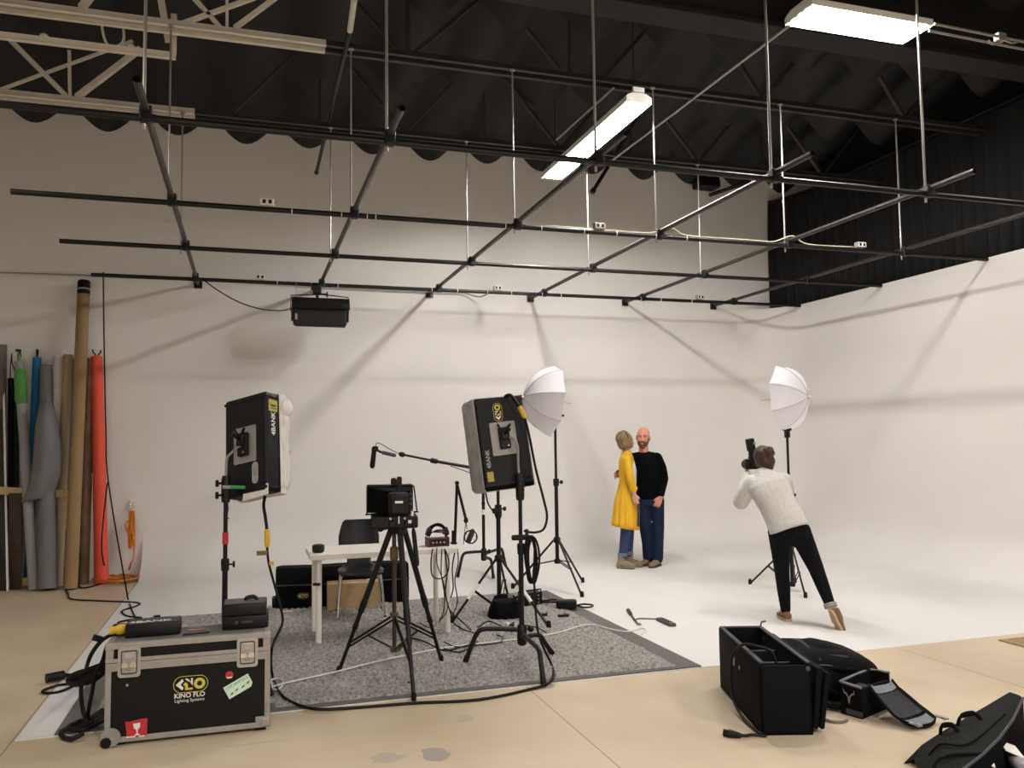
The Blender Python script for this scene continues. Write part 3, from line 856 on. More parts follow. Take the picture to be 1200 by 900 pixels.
bmesh.ops.transform(hk.bm, matrix=q, verts=hk.bm.verts); hk.build('hook', blackmetal, t, True)
for zz in (.05, .52, .72, 1.0, 1.3):
    m = MB().box((r_ * (.7 if zz != .72 else -.75), -r_ * .6, zz), (.02, .02, .022)); bmesh.ops.transform(m.bm, matrix=q, verts=m.bm.verts); m.build('tape_tab', whitepaint, t)
t, q, L_, r_ = roll('cardboard_tube', 'thin brown mottled tube with white labels, behind the orange roll', 'tube', 98, 684, 106, 420, 11.5, patroll, 11.38)
for z_, h_ in ((.95, .13), (.72, .12), (1.55, .1)):
    m = MB(); rows = [[(r_ * 1.01 * math.sin(a), -r_ * 1.01 * math.cos(a), z) for a in [(-.9 + 1.5 * k / 8) * (1 if z_ < 1.5 else .5) for k in range(9)]] for z in (z_, z_ + h_)]
    m.grid(rows); bmesh.ops.transform(m.bm, matrix=q, verts=m.bm.verts); m.build('paper_label', whitepaint, t, True)
roll('paper_roll', 'tan paper roll just left of the tallest brown tube', 'paper roll', 68, 688, 80, 416, 11, tanroll, 11.40)
roll('paper_roll', 'blue-grey paper roll behind the tallest brown tube', 'paper roll', 76, 687, 88, 422, 10, bluegrey, 11.44)
t, q, L_, r_ = roll('paper_roll', 'cream paper roll with a frayed shoulder, next to the tan one', 'paper roll', 58, 686, 69, 418, 10.5, creamroll, 11.36)
m = MB().lathe([(r_ * 1.12, L_ - .40), (r_ * 1.15, L_ - .3), (r_ * 1.1, L_ - .02), (r_ * .9, L_ + .005)], seg=20); bmesh.ops.transform(m.bm, matrix=q, verts=m.bm.verts); m.build('outer_sheet', M('greyish paper sheet', (190, 182, 170), .8, 0, .06, 6), t, True)
t, q, L_, r_ = roll('paper_roll', 'bright blue paper roll with a black forked hook on top', 'paper roll', 33, 685.5, 43.5, 419, 9.5, blueroll, 11.42)
hk = MB()
for s in (-1, 1): hk.tube([(s * .012, 0, L_ - .02), (s * .02, 0, L_ + .03), (s * .05, 0, L_ + .06), (s * .045, 0, L_ + .10)], .010, 6)
bmesh.ops.transform(hk.bm, matrix=q, verts=hk.bm.verts); hk.build('hook', blackmetal, t, True)
t, q, L_, r_ = roll('vinyl_roll', 'dark grey roll with its sheet peeling off in a big loose flap', 'vinyl roll', 56, 692, 54, 428, 21, greyroll, 11.34, taper=.62)
# loose flap of the grey vinyl: a curved sheet hanging off the roll
rows = []
edges = [(470, 46, 62), (500, 41, 69), (530, 39, 73), (555, 36, 73), (572, 33, 67), (584, 27, 58), (588, 24, 47)]
for k, (py, xa, xb) in enumerate(edges):
    yb_ = 11.02 - .06 * math.sin(k / 6 * PI)
    row = []
    for j in range(13):
        f_ = j / 12
        p_ = D(xa + (xb - xa) * f_, py + (6 * f_ if k == 6 else 0) - 8 * (f_ if k == 6 else 0), yb_ - .10 * math.sin(f_ * PI) + (0.10 * f_))
        row.append(p_ - t.location)
    rows.append(row)
m = MB(); m.grid(rows); o = m.build('loose_sheet', greyroll, t, True); o.modifiers.new('solid', 'SOLIDIFY').thickness = .006
t, q, L_, r_ = roll('vinyl_roll', 'pale grey roll topped by a green drawstring bag', 'vinyl roll', 39.5, 692, 22.5, 424, 11, greyroll2, 11.30)
gb = MB().loft([sq_ring(0, 0, L_ - .52 + h_, r_ * k, r_ * k, 18, 2.1) for h_, k in ((0, 1.08), (.08, 1.2), (.25, 1.25), (.40, 1.1), (.48, .75), (.54, .3), (.60, .35), (.63, .2))])
bmesh.ops.transform(gb.bm, matrix=q, verts=gb.bm.verts); gb = gb.build('drawstring_bag', greenbagm, t, True)
gg = MB().tube(smooth_path([(0.0, -r_ * 1.2, L_ - .2), (.05, -r_ * 1.15, L_ + .0), (.07, -.02, L_ + .1), (.09, -r_ * .8, L_ - .15), (.085, -r_ * .5, L_ - .4)], 5), .007, 6); bmesh.ops.transform(gg.bm, matrix=q, verts=gg.bm.verts); gg.build('cord', blackplastic, gb, True)
gg = MB().box((0, 0, L_ + .14), (.06, .03, .03), bevel=.006).box((-.01, 0, L_ + .09), (.03, .03, .06), bevel=.006); bmesh.ops.transform(gg.bm, matrix=q, verts=gg.bm.verts); gg.build('cord_lock', blackplastic, gb)
roll('cloth_roll', 'dark green cloth roll half hidden behind the pale grey one', 'cloth roll', 17, 685.5, 16, 470, 10, darkgreen, 11.42)
# flat boards at the far left
def board(name, label, pxa, pxb, pyt, pyb, mat, th=.03, yb_=10.98, yt_=11.4, edge=None, dx=0):
    a = G(pxa, pyb); b = G(pxb, pyb); c = D(pxb + dx, pyt, yt_); d = D(pxa + dx, pyt, yt_)
    t = thing(name, label, 'board', a, (0, 0, 0), 'boards at the left edge')
    q = [Vector((0, 0, 0)), b - a, c - a, d - a]
    off = Vector((0, th, .0))
    m = MB(); f0 = [tuple(p) for p in q]; f1 = [tuple(p + off) for p in q]
    m.loft([f0, f1]); m.build('panel', mat, t)
    if edge:
        bar(MB(), q[1] + Vector((.006, -.004, 0)), q[2] + Vector((.006, -.004, 0)), .022, .02).build('edge_strip', edge, t)
    return t
board('foam_board', 'tall dark board with a pale edge strip at the far left', -14, 8.5, 460, 692.5, darkboard, .03, edge=whitepaint, dx=-4.5)
board('backdrop_board', 'narrow black board standing right behind the pale edged one', 9, 16, 443, 691, blackcloth, .03, yt_=11.32)
board('wooden_board', 'dark brown wooden board below the rack rail', 10, 25, 578, 691, darkwood, .03, yt_=11.1)
roll('paper_roll', 'grey-brown roll with a cream cap at the far left edge', 'paper roll', -2, 687.5, 2.5, 404, 10, M('mauve paper roll', (112, 100, 98), .8, 0, .1, 8), 11.42)
# wooden rack that keeps the rolls upright
rk = thing('roll_rack', 'pale wooden rack with horizontal rails behind the leaning rolls', 'rack', (-2.4, 11.2, 0))
for px0, px1, py in ((-20, 82, 575), (-20, 82, 683)):
    a, b = D(px0, py - 1, 11.14), D(px1, py + (4 if py < 600 else -2), 11.14)
    bar(MB(), a - rk.location, b - rk.location, .03, .09).build('rail', wood, rk)
for px in (20, 74):
    a = D(px, 678, 11.16); b = D(px + 2, 574, 11.16)
    bar(MB(), (a.x - rk.location.x, -.02, 0), (b.x - rk.location.x, -.02, b.z), .05, .03).build('post', wood, rk)

# cord dropping from the last pipe, and its run over the floor
ex = thing('extension_cord', 'thin dark cord dropping from the last pipe and snaking over the floor', 'cord', (0, 0, 0))
cable('hanging_length', [D(121, 319, 10.88), D(122, 400, 10.9), D(124, 500, 10.9), D(127, 565, 10.9), G(150, 702, .012), G(152, 708, .012), G(158, 722, .012), G(166, 726, .012), G(184, 723, .012)], .009, blackrubber, ex)
cable('floor_length', [D(126, 565, 10.88), D(119, 640, 10.8), G(126, 678, .012), G(118, 684, .012), G(97, 689, .012), G(90, 684, .012), G(77, 686, .012), G(80, 696, .012), G(84, 702, .012), G(115, 704, .012), G(160, 706, .012), G(160, 710, .012), G(143, 716, .012), G(150, 722, .012), G(166, 724, .012), G(148, 727, .014), G(138, 730, .016), G(146, 733, .02)], .0085, blackrubber, ex)
g_ = G(184, 723, .012); MB().box((g_.x, g_.y, .016), (.06, .03, .026), bevel=.006).build('plug', blackplastic, ex)
# orange cord hung on a hook
orangecord = M('orange cord', (214, 128, 30), .55, 0, .1, 30)
oc = thing('extension_cord', 'orange cord hanging in a hank from a wall hook, its end coiled on the floor', 'cord', (0, 0, 0))
yb_ = 11.40
hank = []
for k in range(9):
    xx = 151.5 + (k % 3) * 2.6
    hank += [D(xx, 598 + (k * 1.3) % 5, yb_ - .01 * k), D(xx + 1.2, 630, yb_ - .012 * k), D(xx, 634 + 3 * (k % 4), yb_ - .014 * k), D(xx - 1.2, 620, yb_ - .012 * k)]
cable('hank', hank, .010, orangecord, oc)
cable('side_loop', [D(152, 610, 11.36), D(147, 614, 11.34), D(150, 624, 11.32), D(156, 626, 11.3)], .010, orangecord, oc)
cable('drop', [D(156, 600, 11.38), D(157.5, 620, 11.38), D(157, 650, 11.36), D(153, 662, 11.3), G(150, 672, .02)], .010, orangecord, oc)
cl_ = []
for k in range(46):
    a = k * 1.35; rr = 14 + 9 * math.sin(k * .9)
    cl_.append(G(136 + rr * 1.25 * math.cos(a), 677 + rr * .2 * math.sin(a), .012 + .0012 * k))
cable('floor_coil', cl_, .010, orangecord, oc, n=4)
p = D(155, 590, 11.44)
hk = thing('wall_hook', 'white wall hook holding the orange cord', 'hook', p)
MB().box((0, .03, 0), (.06, .02, .10), bevel=.004).build('plate', whitepaint, hk)
MB().tube(smooth_path([(-.02, .02, -.02), (-.02, -.05, -.05), (-.02, -.07, .0)], 4), .008, 6).tube(smooth_path([(.02, .02, .0), (.02, -.05, -.02), (.02, -.07, .03)], 4), .008, 6).build('prong', whitepaint, hk, True)
# ------------------------------------------------------------------ stands
def light_stand(name, label, c, top, feet, zjoint, zhub, r=.014, group=None, zb=0.0, cat='light stand', tape=None):
    """three legs from a sliding collar, braces from the hub, two-stage pole"""
    t = thing(name, label, cat, c, (0, 0, 0), group)
    MB().tube([(0, 0, zhub - .03), (0, 0, top * .62)], r, 12).build('pole', blackmetal, t, True)
    MB().tube([(0, 0, top * .62), (0, 0, top)], r * .72, 12).build('upper_pole', blackmetal, t, True)
    k_ = MB().lathe([(r * 1.5, -.05), (r * 1.6, 0), (r * 1.5, .03)], (0, 0, top * .62), 12).build('collar', blackplastic, t, True)
    MB().lathe([(.006, 0), (.006, .03), (.02, .03), (.022, .045), (.018, .055)], (r, 0, top * .62 - .01), 10, Euler((0, PI / 2, 0))).build('knob', blackplastic, k_, True)
    MB().lathe([(r * 1.5, -.03), (r * 1.9, -.01), (r * 1.9, .02), (r * 1.4, .035)], (0, 0, zjoint), 12).build('leg_collar', blackplastic, t, True)
    MB().lathe([(r * 1.5, -.03), (r * 1.8, 0), (r * 1.4, .02)], (0, 0, zhub), 12).build('hub', blackplastic, t, True)
    for i, f in enumerate(feet):
        f = Vector((f[0] - c[0], f[1] - c[1], zb - c[2] + .012))
        d = Vector((f.x, f.y, 0)).normalized()
        a = d * (r * 1.8) + Vector((0, 0, zjoint))
        lg = MB().tube([a, f], r * .56, 8).build('leg', blackmetal, t, True)
        MB().lathe([(r * .95, -.01), (r * 1.05, .02), (r * .8, .05)], f, 10).build('foot', blackrubber, lg, True)
        mid = a.lerp(f, .52)
        for s in (-1, 1):
            sd = Vector((-d.y, d.x, 0)) * (r * .7 * s)
            MB().tube([d * (r * 1.5) + sd + Vector((0, 0, zhub)), mid + sd], r * .3, 6).build('brace', blackmetal, lg, True)
        if tape and i in tape:
            MB().tube([a.lerp(f, .42), a.lerp(f, .66)], r * .75, 8).build('tape_wrap', whitepaint, lg, True)
    return t

def c_stand(name, label, c, top, feet, zhub, r=.0175, group=None, bend=.16):
    """turtle-base stand: bent tube legs leaving the hub level, then turning down to the floor"""
    t = thing(name, label, 'light stand', c, (0, 0, 0), group)
    MB().tube([(0, 0, zhub - .11), (0, 0, top * .62)], r, 12).build('pole', blackmetal, t, True)
    MB().tube([(0, 0, top * .62), (0, 0, top)], r * .78, 12).build('riser', blackmetal, t, True)
    k_ = MB().lathe([(r * 1.35, -.06), (r * 1.5, 0), (r * 1.35, .02)], (0, 0, top * .62), 12).build('collar', blackmetal, t, True)
    MB().lathe([(.006, 0), (.006, .03), (.02, .03), (.022, .045)], (r, 0, top * .62 - .02), 10, Euler((0, PI / 2, 0))).build('knob', blackplastic, k_, True)
    h_ = MB().lathe([(r * 1.2, -.115), (r * 1.9, -.1), (r * 1.9, .02), (r * 1.3, .04)], (0, 0, zhub), 12).build('hub', blackmetal, t, True)
    MB().lathe([(.007, 0), (.007, .04), (.024, .04), (.026, .06), (.02, .068)], (r, -.01, zhub + .0), 10, Euler((0, PI / 2, .2))).build('lock_knob', blackplastic, h_, True)
    for i, f in enumerate(feet):
        f = Vector((f[0] - c[0], f[1] - c[1], f[2] - c[2] if len(f) > 2 else .012))
        d = Vector((f.x, f.y, 0)); L_ = d.length; d.normalize()
        zz = zhub - .035 * i
        k = L_ - bend
        pts = [d * .01 + Vector((0, 0, zz)), d * (k * .5) + Vector((0, 0, zz + .012)), d * k + Vector((0, 0, zz + .02)), d * (k + bend * .32) + Vector((0, 0, zz + .008)), d * (k + bend * .52) + Vector((0, 0, zz - .035)), Vector((f.x, f.y, f.z))]
        pp_ = [pts[0], pts[1]] + smooth_path(pts[2:5], 4) + [pts[5]]
        lg = MB().tube(pp_, r * .92, 10).build('leg', blackmetal, t, True)
        MB().tube([Vector(pts[5]) + (Vector(pts[4]) - Vector(pts[5])).normalized() * .05, pts[5]], r * 1.05, 10).build('foot', blackrubber, lg, True)
    return t

def kino(name, label, c, yaw, pitch, roll_, side_label):
    """fluorescent bank light seen from behind: black housing, grey mount plate, cloth skirt"""
    t = thing(name, label, 'softlight', c, (pitch, roll_, yaw))
    w, h, d = .385, .70, .14
    b = MB().box((0, 0, 0), (w, d, h), bevel=.018, seg=3).build('housing', M('black fixture board ' + side_label, (9, 9, 10), .55, 0, .15, 9, .05, 40, spec=.3), t)
    for z in (-h / 2 + .03, h / 2 - .03): MB().box((0, 0, z), (w + .006, d + .006, .018), bevel=.003).build('corner_band', blackplastic, t)
    sk = MB()
    o_ = 1.0
    if side_label == 'A':
        rings = [rounded(w + .01, h + .01, .01, 2), rounded(w + .03, h + .02, .02, 2), rounded(w + .02, h + .01, .03, 2)]
        ys = (d / 2 - .015, d / 2 + .02, d / 2 + .055)
    else:
        rings = [rounded(w + .012, h + .012, .01, 2), rounded(w + .03, h + .02, .02, 2), rounded(w + .06, h + .03, .03, 2)]
        ys = (-d / 2 + .012, d / 2 - .02, d / 2 + .16)
    rows = []
    for ri, (rg_, y) in enumerate(zip(rings, ys)):
        for kk in range(3 if ri < 2 else 1):
            f_ = kk / 3
            nx_ = rings[min(ri + 1, 2)]; y2 = ys[min(ri + 1, 2)]
            rows.append([(x + (x2 - x) * f_ + .006 * math.sin(j * 1.9 + kk), y + (y2 - y) * f_, z + (z2 - z) * f_ + .005 * math.sin(j * 2.3 + kk)) for j, ((x, z), (x2, z2)) in enumerate(zip(rg_, nx_))])
    sk.grid(rows, True)
    skirt = sk.build('skirt', M('white diffusion cloth', (222, 218, 212), .8, 0, .05, 12, .4, 25) if side_label == 'A' else greyfabric, t, True)
    skirt.modifiers.new('solid', 'SOLIDIFY').thickness = .003
    fr_ = MB().poly(rounded(w + .04, h + .01, .03, 3), .004, Matrix.Translation((0, ys[2] - .012, 0)) @ Euler((PI / 2, 0, 0)).to_matrix().to_4x4()).build('diffuser', whitepaint, t)
    # mount plate and bracket
    pz = .0 if side_label == 'A' else .03
    MB().poly(rounded(.205, .255, .012), .004, front(0.0, -d / 2 - .0005, pz)).build('back_plate', greypaint, t)
    br = MB().box((.0, -d / 2 - .02, pz), (.085, .035, .165), bevel=.01).build('mount_bracket', blackplastic, t)
    MB().box((.0, -d / 2 - .045, pz + .02), (.06, .03, .07), bevel=.01).lathe([(.012, 0), (.012, .07), (.018, .07), (.018, .085)], (.0, -d / 2 - .05, pz + .03), 10, Euler((PI / 2.5, .3, 0))).build('clamp', blackmetal, br)
    MB().tube([(.02, -d / 2 - .05, pz + .07), (.05, -d / 2 - .06, pz + .10)], .010, 8).tube([(-.03, -d / 2 - .04, pz + .07), (-.05, -d / 2 - .05, pz + .11)], .008, 8).build('lever', blackplastic, br, True)
    for z in (-.06, .05): MB().lathe([(.007, 0), (.007, .004)], (0.02, -d / 2 - .0385, pz + z), 8, Euler((PI / 2, 0, 0))).build('screw', steel, br)
    return t, b

# left light on its stand behind the flight case
sA = D(264, 640, 6.02)
stA = c_stand('light_stand', 'black stand behind the flight case carrying the left softlight', (sA.x, 6.02, 0.018), 1.36, [(sA.x - .42, 5.82, .03), (sA.x + .30, 5.72, .03), (sA.x + .12, 6.48, .03)], .20, .0185)
MB().lathe([(.026, 0), (.03, .03), (.03, .15), (.024, .18)], (0, 0, 1.24), 12).build('grip_collar', blackmetal, stA, True)
for z, s in ((1.37, -1), (1.29, -1)):
    MB().tube([(0, 0, z), (s * .05, -.03, z)], .008, 8).lathe([(.02, 0), (.026, .01), (.02, .022)], (s * .045, -.027, z), 10, Euler((0, -PI / 2, 0))).build('wing_knob', blackplastic, stA, True)
MB().tube([(0.02, -.03, 1.345), (.125, -.06, 1.34)], .012, 8).build('grip_handle', M('green handle', (52, 150, 86), .5), stA, True)
MB().tube([(-.02, -.03, 1.345), (.03, -.035, 1.343)], .013, 8).build('handle_tip', greypaint, stA, True)
MB().tube([(0, 0, .96), (0, 0, 1.04)], .0195, 12).build('tape_band', redprint, stA, True)
ctrA = D(296, 523, 6.12)
kA, hA = kino('softlight', 'left black fluorescent softlight seen from behind, with crumpled white cloth skirt', ctrA, math.radians(-44), math.radians(-9), math.radians(-10), 'A')
into = lambda o, p: o.matrix_basis.inverted() @ Vector(p)
MB().tube(smooth_path([into(kA, D(264, 577, 6.02)), into(kA, D(265, 553, 6.02)), into(kA, D(266, 537, 6.01)), into(kA, D(271, 531, 5.99)), (-.02, -.12, -.02), (.0, -.10, -.01)], 4), .0085, 8).build('spigot_arm', greypaint, kA, True)
sd = Matrix.Translation((.1935, 0, 0)) @ Euler((PI / 2, 0, PI / 2)).to_matrix().to_4x4()
lb = MB().poly(rounded(.085, .085, .01), .001, sd @ Matrix.Translation((0, .255, 0))).build('yellow_label', M('ochre label', (176, 160, 74), .6, 0, .2, 60), kA)
MB().box((.1950, .0, .255), (.001, .05, .012)).box((.1950, .0, .235), (.001, .05, .006)).build('label_print', blackplastic, lb)
MB().poly(rounded(.10, .19, .006), .0008, sd @ Matrix.Translation((0, .115, 0))).build('side_label', blackplastic, kA)
text('lettering', '4BANK', .052, whiteprint, kA, sd @ Matrix.Translation((0, .125, .0012)) @ Matrix.Rotation(PI / 2, 4, 'Z'), bold=.001, squash=.8)
MB().poly(rounded(.055, .15, .027), .002, front(.09, -.0705, -.21)).build('cable_plate', steel, kA)
MB().box((.092, -.074, -.20), (.022, .006, .07), bevel=.004).build('cable_clip', greypaint, kA)
# crumpled cloth bunch at the top right, and frayed side
cr = MB()
rng = np.random.default_rng(5)
rows = []
for k in range(10):
    th = PI * k / 9
    rows.append([(.205 + (.035 + .012 * rng.random()) * math.sin(th) * math.cos(ph) * .8, .115 + (.05 + .02 * rng.random()) * math.sin(th) * math.sin(ph), .26 + .065 * math.cos(th)) for ph in [2 * PI * j / 14 for j in range(14)]])
cr.grid(rows, True); cr.build('bunched_cloth', bpy.data.materials['white diffusion cloth'], kA, True)
rows = []
for k in range(16):
    z = .20 - .52 * k / 15
    rows.append([(.199 + .006 * math.sin(k * 1.3), .07, z), (.212 + .010 * math.sin(k * .9 + 1), .095, z), (.215 + .014 * math.sin(k * .8), .125, z + .01 * math.sin(k)), (.195 + .016 * math.sin(k * 1.1), .15, z)])
cr = MB(); cr.grid(rows); o = cr.build('loose_cloth', bpy.data.materials['white diffusion cloth'], kA, True); o.modifiers.new('s', 'SOLIDIFY').thickness = .003
MB().poly([(-.03, -.385), (.20, -.375), (.20, -.30), (-.02, -.315)], .004, front(.0, -.064, 0)).build('skirt_flap', bpy.data.materials['white diffusion cloth'], kA)
cable('pull_cord', [(-.18, -.06, -.34), (-.165, -.065, -.42), (-.17, -.07, -.47), (-.15, -.07, -.49)], .003, blackplastic, kA)
# head cable of the left light down to the case
hc = thing('head_cable', 'black cable with a yellow coupler hanging from the left softlight to the floor', 'cable', (0, 0, 0))
pA = [D(311, 580, 6.05), D(309, 592, 6.03), D(311, 606, 6.0), D(313, 622, 5.98)]
pB = [D(313, 640, 5.98), D(315, 660, 5.96), D(323, 690, 5.92), D(329, 712, 5.88), D(331, 730, 5.84), D(322, 750, 5.76), D(318, 765, 5.70), G(319, 790, .040), G(328, 812, .040), G(345, 824, .022), G(372, 831, .022), G(420, 829, .010), G(485, 824, .010), G(560, 820, .010), G(620, 808, .010), G(644, 800, .022), G(649, 786, .040)]
cable('upper_length', pA, .012, blackrubber, hc)
MB().tube([D(313, 620, 5.98), D(313, 623, 5.98), D(313, 637, 5.98), D(313, 641, 5.98)], [.013, .019, .019, .012], 10).build('coupler', yellowplug, hc, True)
cable('lower_length', pB, .0095, blackrubber, hc)
for px, py in ((318, 660),):
    p = D(px, py, 5.95); MB().lathe([(.014, -.012), (.016, 0), (.014, .012)], p, 10).build('tape_collar', yellowplug, hc, True)
p = D(307, 648, 5.95); MB().box(p, (.07, .01, .03), bevel=.003).build('cable_tag', M('dull ochre tag', (110, 96, 52), .6), hc)

# right light on a C-stand
fB = [G(545, 776, .02), G(637, 802, .016), G(648, 767, .02)]
cB = Vector(((fB[0].x + fB[1].x + fB[2].x) / 3 + .13, 5.98, 0.0))
cB = G(612, 775, 0.0); cB = Vector((cB.x, cB.y, .0))
stB = c_stand('light_stand', 'heavy black turtle-base stand at the rug front carrying the right softlight', cB, 1.38, fB, .235, .0195)
MB().lathe([(.028, 0), (.034, .03), (.034, .12), (.026, .15)], (0, 0, 1.20), 12).build('grip_collar', blackmetal, stB, True)
MB().box((.0, 0, .92), (.14, .04, .04), bevel=.01).tube([(.05, 0, .94), (.05, 0, .98)], .014, 8).build('cable_hook', blackmetal, stB)
lp = []
for k in range(60):
    a = 2 * PI * k / 12
    rr = .045 + .008 * math.sin(k * .7)
    lp.append((.075 + (.012 * math.sin(k * .45)) + rr * math.sin(a) * .9, -.035 - .01 * math.cos(k * .31), .755 + .175 * math.cos(a)))
ck = cable('coiled_cable', lp, .0085, blackrubber, None, 'black cable coiled in a long hank on the right softlight stand', 'cable', n=3); ck.location = cB
ctrB = D(588, 519, 6.22)
kB, hB = kino('softlight', 'right black fluorescent softlight seen from behind, with silver grey cloth side', ctrB, math.radians(0), math.radians(-5), math.radians(-6), 'B')
emblem(kB, front(-.02, -.0705, .235, PI / 2), .145)
text('lettering', '4BANK', .045, greypaint, kB, front(-.145, -.0705, -.115, PI / 2), bold=.001)
lb = MB().poly(rounded(.05, .075, .004), .001, front(-.145, -.0705, -.25)).build('yellow_label', bpy.data.materials['ochre label'], kB)
MB().tube(smooth_path([into(kB, cB + Vector((0, 0, 1.34))), into(kB, cB + Vector((-.005, .02, 1.46))), (.075, -.15, -.04), (.05, -.12, .02), (.0, -.10, .03)], 4), .010, 8).build('spigot_arm', greypaint, kB, True)
MB().box(into(kB, cB + Vector((0, 0, 1.37))), (.055, .06, .07), bevel=.012).build('swivel_head', blackmetal, kB)
MB().tube([into(kB, cB + Vector((.0, 0, 1.37))), into(kB, cB + Vector((.07, -.02, 1.38)))], .010, 8).lathe([(.02, -.012), (.026, 0), (.02, .012)], into(kB, cB + Vector((.075, -.02, 1.38))), 10).build('swivel_knob', blackplastic, kB, True)
MB().box((0, -.055, -.34), (.39, .05, .035), bevel=.01).build('bottom_flap', blackcloth, kB)
hc = thing('head_cable', 'black cable with a yellow coupler looping from the top of the right softlight', 'cable', (0, 0, 0))
cable('upper_length', [D(592, 465, 6.13), D(598, 463, 6.08), D(604, 470, 6.05), D(609, 477, 6.04)], .014, blackrubber, hc)
MB().tube([D(608, 476, 6.04), D(609, 477, 6.04), D(614, 487, 6.03), D(616, 490, 6.03)], [.012, .019, .019, .012], 10).build('coupler', yellowplug, hc, True)
cable('lower_length', [D(615, 489, 6.03), D(620, 510, 6.02), D(628, 550, 6.0), D(637, 585, 6.0), D(641, 605, 5.98), D(637, 620, 5.96), D(626, 624, 5.95), D(614, 622, 5.95)], .0095, blackrubber, hc)
cable('floor_length', [D(625, 668, 5.95), D(627, 700, 5.9), D(629, 730, 5.8), D(634, 752, 5.7), G(646, 778, .040), G(649, 788, .040), G(648, 796, .040), G(640, 803, .02)], .0085, blackrubber, hc)

# stand behind the right light, with the boom pole
fC = [G(530, 727, .040), G(643, 733, .040)]
cC = Vector((D(585, 700, 7.8).x, 7.8, 0.0))
fC.append(Vector((cC.x + .25, cC.y + .5, .03)))
stC = light_stand('light_stand', 'black tripod stand with white taped legs, behind the right softlight stand', cC, 1.62, fC, .52, .06, .022, None, .018, tape=(0, 1))
MB().lathe([(.024, 0), (.036, .03), (.036, .10), (.026, .13)], (0, 0, .90), 12).build('grip_collar', blackmetal, stC, True)
MB().box((-.04, -.02, .98), (.05, .04, .05), bevel=.01).build('grip_arm', blackplastic, stC)
bm_ = thing('boom_microphone', 'shotgun microphone on a slanting black boom pole beside the right softlight', 'microphone', (0, 0, 0))
YM = 7.7
pts = [D(471, 532.5, YM), D(508, 540, YM), D(553, 548, YM), D(583, 553, 7.82)]
MB().tube([pts[0], pts[1]], .011, 10).build('pole', blackmetal, bm_, True)
MB().tube([pts[1], pts[2], pts[3]], .0155, 10).build('pole', blackmetal, bm_, True)
MB().lathe([(.018, -.03), (.024, -.02), (.024, .03), (.018, .04)], pts[1], 12, (pts[2] - pts[1]).to_track_quat('Z', 'Y').to_euler()).build('pole_lock', blackplastic, bm_, True)
MB().lathe([(.012, -.03), (.024, -.01), (.024, .015), (.012, .03)], pts[0], 12, (pts[1] - pts[0]).to_track_quat('Z', 'Y').to_euler()).build('pole_lock', blackplastic, bm_, True)
a, b = D(464, 534, YM), D(447, 530, YM)
MB().tube([a, a.lerp(b, .1), a.lerp(b, .9), b], [.012, .018, .018, .010], 10).build('suspension_mount', bagtrim, bm_, True)
MB().tube([D(447, 530, YM), D(440, 527, YM)], .012, 8).build('mount_stem', blackmetal, bm_, True)
a, b = D(439, 523, YM), D(436, 549, YM)
MB().tube([a, a.lerp(b, .06), a.lerp(b, .2), a.lerp(b, .25), a.lerp(b, .9), b], [.012, .024, .025, .022, .024, .012], 14).build('windscreen', M('black foam', (20, 20, 20), .95, 0, .3, 90, .6, 200), bm_, True)
MB().box(D(440, 526, YM), (.05, .05, .05), bevel=.012).build('shock_mount', blackplastic, bm_)
cable('microphone_lead', [D(440, 523, YM), D(442, 519, YM), D(448, 521, YM), D(458, 527, YM), D(466, 531, YM), D(474, 534, YM)], .004, blackrubber, bm_)
cable('microphone_lead', [D(528, 546, YM), D(545, 552, YM), D(556, 557, YM)], .004, blackrubber, bm_)
# thin C-stand near the back wall
cD = Vector((D(567, 652, 10.2).x, 10.2, 0.0))
zc_ = D(567, 648, 10.2).z
stD = c_stand('light_stand', 'thin black turtle-base stand farthest back, between the table end and the taped-leg stand', cD, 1.75, [(D(535, 670, 10.0).x, 9.95, .012), (D(593, 662, 10.6).x, 10.62, .012), (D(576, 667, 9.8).x, 9.72, .012)], .27, .02)
MB().lathe([(.02, -.02), (.026, 0), (.02, .02)], (0, 0, D(567, 590, 10.2).z), 12).build('collar', blackmetal, stD, True)
MB().tube([(0, 0, D(567, 597, 10.2).z), (0, 0, D(567, 603, 10.2).z)], .021, 10).build('tape_band', whitepaint, stD, True)
cable('hanging_lead', [Vector(D(569, 576, 7.7)), Vector(D(572, 590, 7.7)), Vector(D(580, 602, 7.75))], .008, blackrubber, None, 'short black lead curving down to the taped-leg stand', 'cable')

